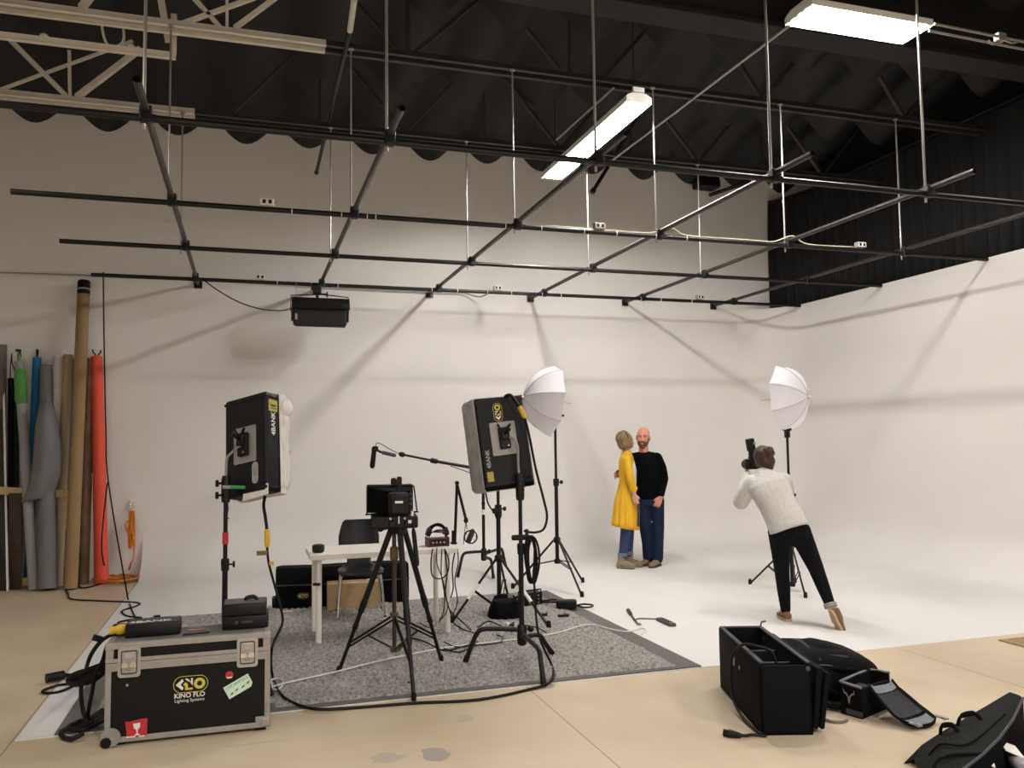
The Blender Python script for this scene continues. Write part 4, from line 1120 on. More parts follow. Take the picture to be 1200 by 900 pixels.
# ------------------------------------------------------------------ umbrella lights
umbcloth = bpy.data.materials.new('white umbrella cloth'); umbcloth.use_nodes = True
nt = umbcloth.node_tree; nt.nodes.remove(nt.nodes['Principled BSDF'])
df = nt.nodes.new('ShaderNodeBsdfDiffuse'); df.inputs[0].default_value = (.86, .84, .87, 1)
tr = nt.nodes.new('ShaderNodeBsdfTranslucent'); tr.inputs[0].default_value = (.86, .84, .87, 1)
mx = nt.nodes.new('ShaderNodeMixShader'); mx.inputs[0].default_value = .42
nt.links.new(df.outputs[0], mx.inputs[1]); nt.links.new(tr.outputs[0], mx.inputs[2]); nt.links.new(mx.outputs[0], nt.nodes['Material Output'].inputs[0])
umbseam = M('grey canopy seam', (176, 170, 176), .8)
def umbrella(label, c, axis, R_, depth, spin, shaft_out):
    """c: rim centre; axis: unit vector from rim centre to the crown"""
    t = thing('photo_umbrella', label, 'umbrella', c)
    q = Vector(axis).normalized().to_track_quat('Z', 'Y').to_matrix().to_4x4() @ Matrix.Rotation(spin, 4, 'Z')
    NP, NS, NR = 8, 6, 9
    rows = []
    for i in range(NR + 1):
        u = i / NR
        row = []
        for k in range(NP * NS):
            a = 2 * PI * k / (NP * NS)
            f_ = (k % NS) / NS
            dip = math.sin(PI * f_)
            chord = math.cos(PI / NP) / math.cos(2 * PI / NP * (f_ - .5))      # taut panel, straight from rib to rib
            rad = R_ * math.sin(u * PI * .42) / math.sin(PI * .42) * chord * (1 - .03 * dip * u * u) + .004
            z = depth * (math.cos(u * PI * .42) - math.cos(PI * .42)) / (1 - math.cos(PI * .42)) - .012 * dip * u * (1 - u)
            row.append((rad * math.cos(a), rad * math.sin(a), z))
        rows.append(row)
    m = MB(); m.grid(rows, True); bmesh.ops.transform(m.bm, matrix=q, verts=m.bm.verts); cn = m.build('canopy', umbcloth, t, True)
    me_ = cn.data
    for e in me_.edges:
        i0, i1 = e.vertices
        if i0 % (NP * NS) == i1 % (NP * NS) and (i0 % (NP * NS)) % NS == 0: e.use_edge_sharp = True
    for k in range(NP):
        a = 2 * PI * k / NP
        pts_ = [Vector((rad * math.cos(a), rad * math.sin(a), z - .006)) for rad, z in [(R_ * math.sin(u * PI * .42) / math.sin(PI * .42), depth * (math.cos(u * PI * .42) - math.cos(PI * .42)) / (1 - math.cos(PI * .42))) for u in [i / 8 for i in range(9)]]]
        m = MB().tube(pts_, .003, 6); bmesh.ops.transform(m.bm, matrix=q, verts=m.bm.verts); m.build('rib', steel, t, True)
        m = MB().tube([p_ + Vector((math.cos(a) * .004, math.sin(a) * .004, .0075)) for p_ in pts_], .0028, 6); bmesh.ops.transform(m.bm, matrix=q, verts=m.bm.verts); m.build('seam', umbseam, t, True)
    m = MB().tube([(0, 0, depth + .03), (0, 0, -shaft_out)], .004, 8); bmesh.ops.transform(m.bm, matrix=q, verts=m.bm.verts); m.build('shaft', steel, t, True)
    m = MB().lathe([(.005, depth - .01), (.016, depth), (.012, depth + .02), (.004, depth + .035)], seg=12); bmesh.ops.transform(m.bm, matrix=q, verts=m.bm.verts); m.build('tip', whitepaint, t, True)
    return t
def toward(px, ang_right, tilt=0):
    """unit vector in the room: screen-left/right turned towards the camera by ang (deg)"""
    v = math.atan2(D(px, 500, 5).x, 5)
    right = Vector((math.cos(v), -math.sin(v), 0)); tow = Vector((-math.sin(v), -math.cos(v), 0))
    a = math.radians(ang_right)
    return (right * math.cos(a) + tow * math.sin(a) + Vector((0, 0, math.tan(math.radians(tilt))))).normalized()
# left umbrella
UYA = 8.75
cU = Vector((D(653, 650, UYA).x, UYA, 0.0))
feetA = [G(682, 700, .0), G(683, 683, .0), G(601, 690, .0)]
st = light_stand('light_stand', 'black tripod stand of the left white umbrella, behind the rug corner', cU, D(653, 487, UYA).z, feetA, D(653, 633, UYA).z, D(653, 657, UYA).z, .021)
st['group'] = 'stands of the white umbrellas'
p = D(656, 487, UYA)
fl = thing('flash_unit', 'small black flash at the left umbrella', 'flash', p)
MB().box((-.02, 0, .04), (.06, .06, .10), bevel=.01).box((-.03, 0, -.01), (.04, .05, .05), bevel=.01).lathe([(.012, 0), (.012, .05)], (.0, 0, .0), 10, Euler((0, PI / 2, 0))).build('body', blackplastic, fl)
umbrella('left white shoot-through umbrella, crown turned towards the right softlight', D(648, 470, UYA), toward(650, 180 - 19, 7), .405, .34, math.radians(10), .22)
# right umbrella
UYB = 7.75
cU = Vector((D(927, 640, UYB).x, UYB, 0.0))
feetB = [G(879, 685, .0), G(944, 701, .0), Vector((cU.x + .34, cU.y + .42, 0))]
st = light_stand('light_stand', 'black tripod stand of the right white umbrella, behind the photographer', cU, D(924, 510, UYB).z, feetB, D(927, 640, UYB).z, D(927, 684, UYB).z, .019)
st['group'] = 'stands of the white umbrellas'
p = D(918, 508, UYB)
umbrella('right white shoot-through umbrella above the photographer, crown turned to the right', D(918, 467, UYB), toward(925, 22, 2), .375, .27, math.radians(22), .26)
fl = thing('flash_unit', 'small flash hidden under the right umbrella', 'flash', Vector((cU.x, UYB, D(924, 512, UYB).z)))
MB().box((0, .0, .03), (.05, .05, .08), bevel=.01).box((0, 0, .09), (.06, .09, .05), bevel=.01).build('body', blackplastic, fl)

# ------------------------------------------------------------------ table with chair behind it
tX0, tX1, tY0, tY1 = .505, 1.735, 7.03, 7.64
tb = thing('desk_table', 'narrow white table with round white legs in the middle of the rug', 'table', ((tX0 + tX1) / 2, (tY0 + tY1) / 2, 0.0))
MB().box((0, 0, .720), (tX1 - tX0, tY1 - tY0, .042), bevel=.003).build('tabletop', whitepaint, tb)
for x in (-1, 1):
    for y in (-1, 1):
        lx, ly = x * ((tX1 - tX0) / 2 - .075), y * ((tY1 - tY0) / 2 - .075)
        lg = MB().tube([(lx, ly, .70), (lx, ly, .02)], .0235, 14).build('leg', whitepaint, tb, True)
        MB().lathe([(.05, .692), (.05, .699)], (lx, ly, 0), 14).build('mount_plate', whitepaint, lg, True)
MB().box((tX0 + .075 - (tX0 + tX1) / 2 - .02, tY0 + .075 - (tY0 + tY1) / 2 - .02, .50), (.06, .05, .02), bevel=.006).build('cable_clamp', blackplastic, tb)
ZT = .7415
p = D(373, 646, 7.2)
sp = thing('smart_speaker', 'small black rounded speaker on the left end of the white table', 'speaker', (p.x, 7.2, ZT))
MB().lathe([(.038, 0), (.046, .006), (.0505, .02), (.0505, .052), (.047, .062), (.03, .066)], seg=24).build('body', M('black speaker mesh', (24, 22, 21), .8, 0, .2, 200), sp, True)
MB().lathe([(.032, .0655), (.032, .068)], seg=20).build('top_button', blackplastic, sp, True)
# red recorder with headphones on it
p = D(512, 634, 7.25)
rb = thing('audio_recorder', 'dark red audio recorder on the right end of the white table, under headphones', 'audio recorder', (p.x, 7.25, ZT))
redbox = M('dark red enamel', (96, 34, 34), .5, .1, .3, 30)
MB().box((0, 0, .035), (.17, .13, .07), bevel=.008).build('body', redbox, rb)
for s in (-1, 1): MB().box((s * .088, -.01, .04), (.012, .15, .08), bevel=.004).build('side_rail', redbox, rb)
MB().box((0, -.067, .036), (.14, .004, .05)).build('front_panel', blackplastic, rb)
for k in range(4): MB().lathe([(.009, 0), (.009, .012)], (-.05 + .033 * k, -.069, .036), 10, Euler((PI / 2, 0, 0))).build('knob', greypaint, rb, True)
hp = thing('headphones', 'black headphones lying on the dark red recorder', 'headphones', (p.x + .0, 7.25, ZT + .0815))
MB().tube([(-.09 * math.cos(a), .02, .012 + .085 * math.sin(a)) for a in [PI * k / 12 for k in range(13)]], .012, 8).build('headband', blackplastic, hp, True)
for s in (-1, 1): MB().lathe([(.02, -.018), (.04, -.016), (.042, .006), (.034, .02)], (s * .075, -.02, .043), 18, Euler((0, s * (PI / 2 - .3), 0))).build('ear_cup', blackplastic, hp, True)
for k in range(4): 
    MB().tube(smooth_path([(-.085, -.04, .04 - .008 * k), (-.03, -.09 - .004 * k, .045 + .006 * k), (.05, -.085, .035 + .008 * k), (.10, -.03, .02 + .004 * k), (.06, .04, .015)], 5), .004, 6).build('cord_loop', bagtrim if k == 1 else blackrubber, hp, True)
MB().tube([(-.07 * math.cos(a), -.03, .035 + .07 * math.sin(a)) for a in [PI * k / 12 for k in range(13)]], .014, 8).build('headband_pad', blackcloth, hp, True)
# desk microphone on its spring arm
p = D(533, 642, 7.3)
ma = thing('microphone_arm', 'black folding microphone arm clamped to the right end of the white table', 'microphone arm', (p.x - .01, 7.3, ZT))
rel = lambda px, py, yy=7.3: D(px, py, yy) - ma.location
MB().tube([(0, 0, 0.0), (0, 0, .12)], .018, 10).box((0, 0, .01), (.05, .06, .02), bevel=.005).build('clamp', blackmetal, ma)
MB().tube([rel(533, 636), rel(535.5, 567)], .013, 10).build('lower_arm', blackmetal, ma, True)
MB().lathe([(.016, -.02), (.02, 0), (.016, .02)], rel(535.5, 566), 12, Euler((PI / 2, 0, 0))).build('joint', blackplastic, ma, True)
MB().tube([rel(535.5, 567), rel(546, 609)], .0125, 10).build('upper_arm', blackmetal, ma, True)
MB().lathe([(.014, -.02), (.022, 0), (.014, .025)], rel(546, 610), 12).build('joint', blackplastic, ma, True)
MB().tube([rel(546, 612), rel(547.5, 620)], .004, 6).tube([rel(546, 612), rel(543.5, 630), rel(543.5, 638)], .003, 6).build('hanger_wire', bagtrim, ma, True)
cM = rel(551, 629)
ring_ = [cM + Vector((.058 * math.cos(a), .0, .058 * math.sin(a))) for a in [2 * PI * k / 20 for k in range(21)]]
sm = MB().tube(ring_, .004, 6)
for a in [PI * k / 4 for k in range(8)]: sm.tube([cM + Vector((.056 * math.cos(a), .0, .056 * math.sin(a))), cM + Vector((.026 * math.cos(a + .5), -.01, .026 * math.sin(a + .5)))], .002, 5)
sm.tube([p_ + Vector((0, -.03, 0)) for p_ in ring_], .004, 6).build('shock_mount', blackplastic, ma, True)
MB().lathe([(.012, -.06), (.024, -.055), (.024, .03), (.022, .06), (.008, .075)], cM, 16, Euler((.25, .35, 0))).build('microphone', bagtrim, ma, True)
# cables hanging from the table's right end
cab = [
 [(507, 643, 6.99), (505, 660, 6.98), (507, 675, 6.98), (516, 678, 6.97), (524, 672, 6.97), (526, 658, 6.97), (522, 645, 6.99)],
 [(512, 642, 6.99), (512, 660, 6.98), (519, 680, 6.98), (523, 700, 6.97), (524, 715, 6.95), (515, 728, None)],
 [(521, 643, 6.99), (524, 670, 6.98), (522, 695, 6.97), (527, 715, 6.95), (532, 730, None), (540, 735, None)],
 [(536, 643, 7.2), (537, 660, 7.18), (533, 680, 7.15), (536, 705, 7.1), (530, 725, None), (538, 735, None), (556, 742, None)],
 [(534, 643, 7.2), (530, 665, 7.18), (531, 690, 7.15), (526, 712, 7.1), (541, 728, None), (552, 738, None)],
 [(518, 643, 6.99), (517, 670, 6.98), (521, 700, 6.98), (518, 722, None), (505, 735, None), (492, 730, None)],
]
hg = thing('cable_bundle', 'tangle of thin black cables hanging off the right end of the white table', 'cables', (0, 0, 0))
for k, pts in enumerate(cab):
    cable('cable', [D(x, y, Y) if Y else G(x, y, .038) for x, y, Y in pts], .005 if k % 2 else .006, blackrubber if k != 1 else M('dark red cable', (84, 34, 34), .6), hg)
cable('cable', [G(468, 762, .040), G(478, 748, .040), G(498, 752, .043), G(520, 762, .040), G(545, 757, .043), G(560, 752, .040), G(540, 764, .040), G(520, 760, .040)], .006, blackrubber, None, 'black cable lying in curls on the rug right of the tripod', 'cable')
cable('cable', [G(560, 735, .040), G(573, 728, .040), G(590, 735, .043), G(600, 740, .040), G(612, 733, .040), G(628, 735, .040), G(640, 741, .040)], .006, blackrubber, None, 'black cable curling over the rug beside the turtle base', 'cable')
cable('cable', [G(520, 752, .040), G(535, 758, .040), G(560, 756, .040), G(585, 753, .040), G(589, 747, .043), G(582, 744, .040)], .005, blackrubber, None, 'thin black cable on the rug in front of the turtle base leg', 'cable')
cable('power_cable', [G(319, 803, .040), G(318, 797, .040), G(327, 795, .040), G(332, 800, .040), G(326, 808, .040), G(318, 806, .040), G(325, 803, .040), G(340, 799, .040), G(390, 788, .040), G(430, 778, .040), G(460, 771, .040), G(500, 763, .040), G(535, 757, .040), G(580, 752, .040), G(620, 747, .040), G(655, 741, .040), G(678, 734, .040), G(695, 732, .040), G(715, 737, .040), G(733, 740, .040), G(741, 739, .012), G(752, 736, .012), G(757, 739, .012), G(752, 743, .012)], .0058, whitecable, None, 'long white cable running across the rug from the flight case to the right', 'cable')

# chair
chairblack = M('black chair shell', (13, 13, 14), .42, 0, .08, 12, spec=.35)
ch = thing('office_chair', 'black moulded chair with thin chrome legs, behind the white table', 'chair', (1.05, 8.14, 0.0), (0, 0, math.radians(-4)))
rows = []
prof_ = [(-.24, .415, .185), (-.22, .432, .20), (-.12, .440, .212), (.0, .436, .21), (.10, .437, .19), (.165, .455, .14), (.19, .49, .115), (.205, .54, .115), (.218, .60, .15), (.232, .66, .195), (.25, .74, .195), (.265, .82, .175), (.275, .875, .155), (.278, .895, .13)]
for y, z, w in prof_:
    rows.append([(w * s, y - .03 * (s * s) * (1 if z > .55 else 0), z + (.012 * s * s if z < .46 else 0)) for s in [-1 + 2 * j / 10 for j in range(11)]])
m = MB(); m.grid(rows); o = m.build('seat_shell', chairblack, ch, True); md = o.modifiers.new('solid', 'SOLIDIFY'); md.thickness = .011; md.offset = 0
for sx in (-1, 1):
    for sy in (-1, 1):
        lg = MB().tube(smooth_path([(sx * .12, sy * .08, .425), (sx * .165, sy * .15, .415), (sx * .185, sy * .17, .37), (sx * .215, sy * .215, .02)], 4), .0105, 8).build('leg', chrome, ch, True)
        MB().lathe([(.013, 0), (.013, .02)], (sx * .215, sy * .215, .016), 8).build('foot_cap', blackrubber, lg, True)
MB().box((0, 0, .424), (.25, .18, .012), bevel=.003).build('under_frame', blackmetal, ch)

# long black bag and cardboard box behind the table
sbx = thing('equipment_bag', 'long low black equipment bag on the rug edge behind the white table', 'bag', (.95, 8.62, .02), (0, 0, math.radians(-1.5)))
m = MB()
rings = []
for k, x in enumerate([-.66, -.655, -.6, -.3, 0, .3, .6, .655, .66]):
    e_ = 1 if 1 < k < 7 else (.96 if k in (1, 7) else .80)
    rings.append([(x, y * e_ + .13, .2 + (z - .2) * e_ + .006 * math.sin(x * 9)) for y, z in [(-.13, 0.0), (-.135, .03), (-.132, .2), (-.13, .36), (-.11, .395), (0, .402), (.11, .395), (.13, .36), (.132, .2), (.135, .03), (.13, 0.0)]])
m.loft(rings).build('body', bagcloth, sbx, True)
MB().tube([(-.66, -.008, .235), (-.3, -.010, .228), (.3, -.010, .23), (.66, -.008, .235)], .007, 6).build('zip_seam', bagtrim, sbx, True)
MB().tube(smooth_path([(-.22, -.01, .2), (-.18, -.03, .30), (0, -.035, .33), (.18, -.03, .30), (.22, -.01, .2)], 5), .013, 8).build('handle', blackcloth, sbx, True)
emblem(sbx, front(-.40, -.0075, .125), .11)
MB().box((-.67, .12, .06), (.05, .16, .1), bevel=.02).build('wheel_housing', blackplastic, sbx)
yp = tag(MB().box((0, 0, .014), (.11, .05, .022), bevel=.008).build('cable_connector', yellowplug, None), 'yellow connector lying beside the long black bag', 'connector'); g_ = G(336, 712, .024); yp.location = g_
ws = tag(MB().box((0, 0, .002), (.17, .05, .003)).build('paper_sheet', whitepaint), 'white paper strip on the rug at the long bag', 'paper'); g_ = G(337, 714.5, .026); ws.location = g_ + Vector((.02, -.09, 0))
kb = thing('cardboard_box', 'plain brown cardboard box on the rug under the white table', 'box', (1.02, 8.40, .02), (0, 0, math.radians(-3)))
MB().box((0, .12, .125), (.50, .22, .25), bevel=.002).build('carton', cordboard, kb)
MB().box((-.252, .12, .125), (.004, .216, .246)).build('side_panel', M('dark cardboard side', (112, 92, 72), .85, 0, .1, 20), kb) if False else None
f_ = MB()
for s in (-1, 1): f_.box((0, .12 + s * .055, .2515), (.498, .107, .003))
f_.build('top_flap', cordboard, kb)
MB().box((0, .12, .2535), (.5, .05, .001)).build('packing_tape', M('brown tape', (170, 132, 88), .3), kb)

# ------------------------------------------------------------------ camera with prompter on its tripod
apx = D(467, 617, 5.98)
tp = thing('camera_tripod', 'black video tripod with ground braces at the front of the rug', 'tripod', (apx.x, 5.98, 0.0))
rel = lambda v: Vector(v) - tp.location
za = D(467, 617, 5.98).z
feet = [G(397, 787, .024), G(485, 819, .012), G(517, 774, .024)]
MB().lathe([(.05, -.05), (.06, -.03), (.06, .0), (.045, .03)], (0, 0, za), 16).build('crown', blackmetal, tp, True)
tops = []
brs = []
for f in feet:
    f = rel(f); d = Vector((f.x, f.y, 0)).normalized()
    a = d * .055 + Vector((0, 0, za - .02))
    sd = Vector((-d.y, d.x, 0))
    m1, m2 = a.lerp(f, .50), a.lerp(f, .58)
    lg = MB().tube([a, m1], .021, 10).build('leg', blackmetal, tp, True)
    MB().tube([m1, m2], .0235, 10).build('leg_lock', blackplastic, lg, True)
    MB().tube([m2, a.lerp(f, .66)], .0165, 10).tube([a.lerp(f, .66), a.lerp(f, .70)], .020, 10).tube([a.lerp(f, .70), f], .0135, 10).build('lower_leg', blackmetal, lg, True)
    MB().lathe([(.016, -.01), (.018, .02), (.012, .04)], f, 10).build('foot', blackrubber, lg, True)
    brs.append(a.lerp(f, .80))
MB().tube([(-.03, .01, za), (-.03, .01, .18)], .015, 12).build('centre_column', M('bronze column', (74, 66, 58), .35, .6), tp, True)
for z, h_ in ((.86, .05), (.43, .02), (.19, .02)):
    MB().lathe([(.02, -h_), (.03, -h_ * .8), (.03, h_ * .8), (.02, h_)], (-.03, .01, z), 12).build('column_collar', M('brass brown collar', (96, 84, 52), .5, .3) if z == .86 else bpy.data.materials['brass brown collar'], tp, True)
for b in brs:
    MB().tube([(-.03, .01, .43), b + Vector((0, 0, .0))], .0085, 8).build('brace', blackmetal, tp, True)
    MB().tube([(-.03, .01, .40), b.lerp(Vector((-.03, .01, .15)), -.02) - Vector((0, 0, .03))], .0075, 8).build('brace', blackmetal, tp, True)
    MB().tube([(-.03, .01, .19), b.lerp(Vector((-.03, .01, .36)), .42)], .0075, 8).build('brace', blackmetal, tp, True)
for dx in (-.006, .008): MB().tube([D(474, 752, 5.75) - tp.location + Vector((dx, 0, 0)), G(474, 800, .02) - tp.location + Vector((dx + .02, 0, 0))], .003, 6).build('spreader_wire', greypaint, tp, True)
MB().box(G(474, 800, .02) - tp.location + Vector((.016, 0, .0)), (.04, .02, .008)).build('spreader_foot', blackrubber, tp)
# fluid head
hd = MB().lathe([(.04, -.02), (.052, .0), (.05, .05), (.036, .07)], (0, 0, za + .02), 16).build('fluid_head', blackmetal, tp, True)
MB().box((0, -.0, za + .075), (.13, .12, .06), bevel=.015).build('head_body', blackmetal, tp)
ph = [D(483, 606, 5.90) - tp.location, D(484.5, 620, 5.84) - tp.location, D(489, 663, 5.72) - tp.location]
pn_ = MB().tube([Vector((.05, 0, za + .06)), ph[0], ph[1]], .009, 8).build('pan_handle', blackmetal, tp, True)
MB().tube([ph[1], ph[1].lerp(ph[2], .1), ph[1].lerp(ph[2], .9), ph[2]], [.011, .016, .017, .012], 10).build('grip', blackrubber, pn_, True)
MB().tube([ph[0] + Vector((0, 0, -.02)), ph[0] + Vector((0, 0, .05))], .010, 8).build('tape_band', whitepaint, pn_, True)
MB().tube([(-.04, 0, za - .0), (-.12, -.01, za - .015)], .009, 8).lathe([(.01, 0), (.018, .01), (.016, .04)], (-.11, -.01, za - .013), 10, Euler((0, -PI / 2, 0))).build('tilt_knob', blackplastic, tp, True)
# camera + prompter
cmr = thing('video_camera', 'black video camera with a cloth prompter hood, on the tripod', 'video camera', (apx.x, 5.98, za + .107), (0, 0, math.radians(-8)))
k = .00632
def cz(py): return D(467, py, 5.98).z - (za + .107)
MB().box((-.03, .08, cz(611)), (.33, .34, .085), bevel=.012).build('prompter_base', blackplastic, cmr)
MB().box((-.045, -.085, cz(616) + .02), (.05, .05, .04), bevel=.008).build('rail_block', blackmetal, cmr)
MB().box((.07, -.088, cz(612)), (.06, .04, .05), bevel=.008).build('rail_block', blackmetal, cmr)
for x in (-.06, .04): MB().tube([(x, -.12, cz(606)), (x, .3, cz(606))], .0085, 8).build('support_rod', steel, cmr, True)
MB().box((.0, -.093, cz(608)), (.008, .004, .05)).box((.075, -.11, cz(610)), (.022, .004, .022)).build('white_mark', whiteprint, cmr)
bd = MB().box((.0, .0, cz(590)), (.145, .20, .155), bevel=.02, seg=3).build('camera_body', blackplastic, cmr)
MB().box((-.005, -.105, cz(588)), (.105, .04, .115), bevel=.012).build('battery', blackplastic, bd)
MB().box((0, -.1265, cz(587)), (.055, .003, .016)).build('battery_label', whiteprint, bd)
MB().box((-.005, -.12, cz(597)), (.085, .012, .035), bevel=.004).build('card_door', blackmetal, bd)
kn = MB()
for j, z in enumerate((578, 584, 590, 597)): kn.lathe([(.009, 0), (.009, .02)], (.085 + .006 * (j % 2), -.06, cz(z)), 10, Euler((PI / 2, 0, 0)))
kn.build('control_knob', bagtrim, bd, True)
vf = MB().box((-.012, -.05, cz(565)), (.05, .09, .05), bevel=.012).box((-.035, -.06, cz(564)), (.04, .06, .055), bevel=.012).box((.005, -.06, cz(563)), (.035, .05, .06), bevel=.01).build('viewfinder', blackplastic, cmr)
MB().tube([(-.0, -.03, cz(574)), (-.0, -.03, cz(567))], .02, 10).build('viewfinder_stalk', blackmetal, cmr, True)
hd_ = MB()
def rc(x0, x1, z0, z1, y): return [(x0, y, z0), (x1, y, z0), (x1, y, z1), (x0, y, z1)]
hd_.grid([rc(-.075, .085, cz(602), cz(576), .06), rc(-.225, .115, cz(603), cz(572), .22), rc(-.225, .118, cz(604), cz(571), .46)], True)
ho = hd_.build('prompter_hood', blackcloth, cmr, False); ho.modifiers.new('s', 'SOLIDIFY').thickness = .006
MB().tube([(-.222, .20, cz(571.5)), (.115, .20, cz(571))], .006, 6).tube([(-.222, .20, cz(571.5)), (-.222, .20, cz(604))], .006, 6).tube([(.12, .20, cz(571)), (.14, .16, cz(601))], .006, 6).tube([(-.235, .18, cz(604.5)), (.15, .14, cz(602))], .007, 6).build('hood_frame', blackmetal, ho, True)
MB().poly([(-.22, cz(603)), (.11, cz(603)), (.11, cz(572)), (-.22, cz(572))], .004, Matrix.Translation((0, .215, 0)) @ Euler((PI / 2, 0, 0)).to_matrix().to_4x4()).build('hood_back', blackcloth, ho)

# ------------------------------------------------------------------ things on the rug at right
sbg = thing('sandbag', 'slumped black sandbag over the foot of the taped-leg stand', 'sandbag', G(594, 725, .02))
m = MB().loft([sq_ring(0, .06, z, a_, b_, 24, 3.2) for z, a_, b_ in ((0, .13, .10), (.01, .155, .12), (.06, .150, .115), (.12, .13, .10), (.155, .115, .085), (.165, .09, .06))]).build('bag', blackcloth, sbg, True)
m = MB().loft([sq_ring(.04, .20, z, a_, b_, 20, 2.6) for z, a_, b_ in ((0.05, .13, .07), (.12, .12, .065), (.17, .10, .05), (.185, .06, .03))]).build('second_pouch', blackcloth, sbg, True)
MB().box((.08, .145, .16), (.05, .01, .07), bevel=.003).build('label', greypaint, sbg)
g_ = G(627, 710, .02)
mxr = thing('audio_mixer', 'black box with small knobs on the rug behind the turtle base', 'mixer', g_, (0, 0, math.radians(14)))
MB().box((0, .09, .065), (.19, .17, .13), bevel=.01).build('body', blackplastic, mxr)
kn = MB()
for i in range(3):
    for j in range(3): kn.lathe([(.008, 0), (.008, .012)], (-.06 + .05 * i, .003, .03 + .035 * j), 8, Euler((PI / 2, 0, 0)))
kn.build('knob', greypaint, mxr)
MB().tube([(-.09, .03, .13), (-.09, .03, .15), (.09, .03, .15), (.09, .03, .13)], .008, 8).build('handle', blackmetal, mxr)
g_ = G(664, 714, .022)
ad = thing('power_adapter', 'black power adapter with cables at the right edge of the rug', 'power adapter', g_, (0, 0, math.radians(-22)))
MB().box((0, .03, .045), (.20, .10, .085), bevel=.02).build('body', blackplastic, ad)
MB().tube(smooth_path([(-.02, .05, .06), (-.16, .15, .04), (-.26, .25, .02), (-.34, .34, .015), (-.42, .38, .015)], 5), .009, 8).tube(smooth_path([(-.0, .06, .06), (-.12, .22, .05), (-.24, .32, .02), (-.3, .4, .015)], 5), .009, 8).build('cable', blackrubber, ad, True)
MB().tube(smooth_path([(.08, .02, .04), (.16, -.0, .02), (.24, .05, .015), (.25, .14, .015), (.17, .15, .02), (.11, .06, .03)], 6), .009, 8).build('cable_loop', blackrubber, ad, True)
for n_, (px, py, lab) in enumerate(((660, 723, 'small black clamp on the rug in front of the power adapter'), (656, 721, None), (638, 722, 'small black plug on the rug beside the turtle base'), (599, 734, 'small white tipped connector on the rug beside the sandbag'))):
    if lab is None: continue
    g_ = G(px, py, .022)
    t = thing('cable_plug', lab, 'plug', g_)
    MB().box((0, 0, .014), (.10 if n_ == 0 else .05, .04, .024), bevel=.006).tube([(.0, .0, .015), (.04, .05, .02)], .008, 6).build('body', blackplastic, t)
    if n_ == 3: MB().box((-.03, 0, .02), (.04, .035, .03), bevel=.008).build('tip', whitepaint, t)
# inline box and plug on the white floor
a, b = G(772, 725.5, .016), G(789, 733, .016)
il = thing('inline_switch', 'dark grey inline cable box lying on the white floor', 'inline box', (a + b) / 2, (0, 0, math.atan2((b - a).y, (b - a).x)))
MB().box((0, 0, .002), ((b - a).length, .065, .032), bevel=.010).build('body', M('dark grey plastic', (70, 70, 70), .5), il)
for k in range(3): MB().box((-.06 + .06 * k, 0, .019), (.03, .045, .002), bevel=.0005).build('rib', blackplastic, il)
cable('lead', [il.matrix_basis.inverted() @ G(*q_, .012) for q_ in ((772, 725.5), (758, 725), (748, 725), (743, 727))], .006, bagtrim, il)
a, b = G(736, 715, .014), G(747, 731, .014)
pl = thing('jack_plug', 'black cable plug lying crosswise on the white floor', 'plug', a)
MB().tube([(0, 0, 0), (b - a) * .3, (b - a) * .35, b - a], [.018, .018, .008, .008], 10).build('body', blackplastic, pl, True)
MB().lathe([(.012, 0), (.014, .02), (.006, .04)], (b - a), 10, Euler((PI / 2, 0, .5))).build('tip', greypaint, pl, True)

# cables bundled at the left end of the case
lc = thing('cable_bundle', 'pile of black power cables with yellow plugs behind the left end of the flight case', 'cables', (0, 0, 0))
g_ = lambda px, py, z: G(px, py, z)
cable('cable', [D(135, 742, 5.36), D(120, 750, 5.4), D(108, 765, 5.5), D(102, 780, 5.6), G(97, 800, .040), G(92, 792, .04), G(85, 790, .05)], .012, blackrubber, lc)
cable('cable', [D(140, 748, 5.33), D(126, 757, 5.4), D(120, 775, 5.45), D(112, 790, 5.48), D(108, 810, 5.5), D(104, 830, 5.5), G(102, 845, .040)], .012, blackrubber, lc)
cable('cable', [D(122, 778, 5.5), D(100, 786, 5.55), D(88, 790, 5.6), D(80, 797, 5.62), D(88, 802, 5.6), D(108, 798, 5.55), D(124, 786, 5.5)], .016, blackrubber, lc)
cable('cable', [D(124, 782, 5.5), D(104, 790, 5.56), D(86, 796, 5.62), D(92, 800, 5.6), D(112, 792, 5.52)], .016, blackrubber, lc)
cable('cable', [D(96, 798, 5.6), D(95, 815, 5.58), D(98, 835, 5.56), G(103, 849, .040)], .013, blackrubber, lc)
cable('cable', [G(86, 801, .02), G(68, 803, .012), G(51, 809, .012), G(52, 812, .012), G(68, 811, .012), G(86, 804, .02)], .009, blackrubber, lc)
cable('cable', [G(122, 836, .040), G(108, 846, .040), G(92, 852, .040), G(74, 856, .040), G(72, 862, .02), G(84, 866, .02), G(98, 859, .040)], .013, blackrubber, lc)
cable('cable', [G(124, 842, .040), G(100, 855, .040), G(80, 853, .043), G(90, 847, .04), G(108, 840, .040), G(120, 832, .040)], .014, blackrubber, lc)
a, b = G(54, 795, .040), G(75, 791, .04)
MB().tube([a, b], .032, 10).tube([b, b.lerp(G(84, 792, .04), .9)], .016, 8).build('plug', blackplastic, lc, True)
a, b = D(129, 742, 5.36), D(147, 737, 5.4)
MB().box(D(114, 748, 5.42), (.05, .03, .035), Euler((0, .4, .4)), bevel=.006).build('tag', blackplastic, lc)
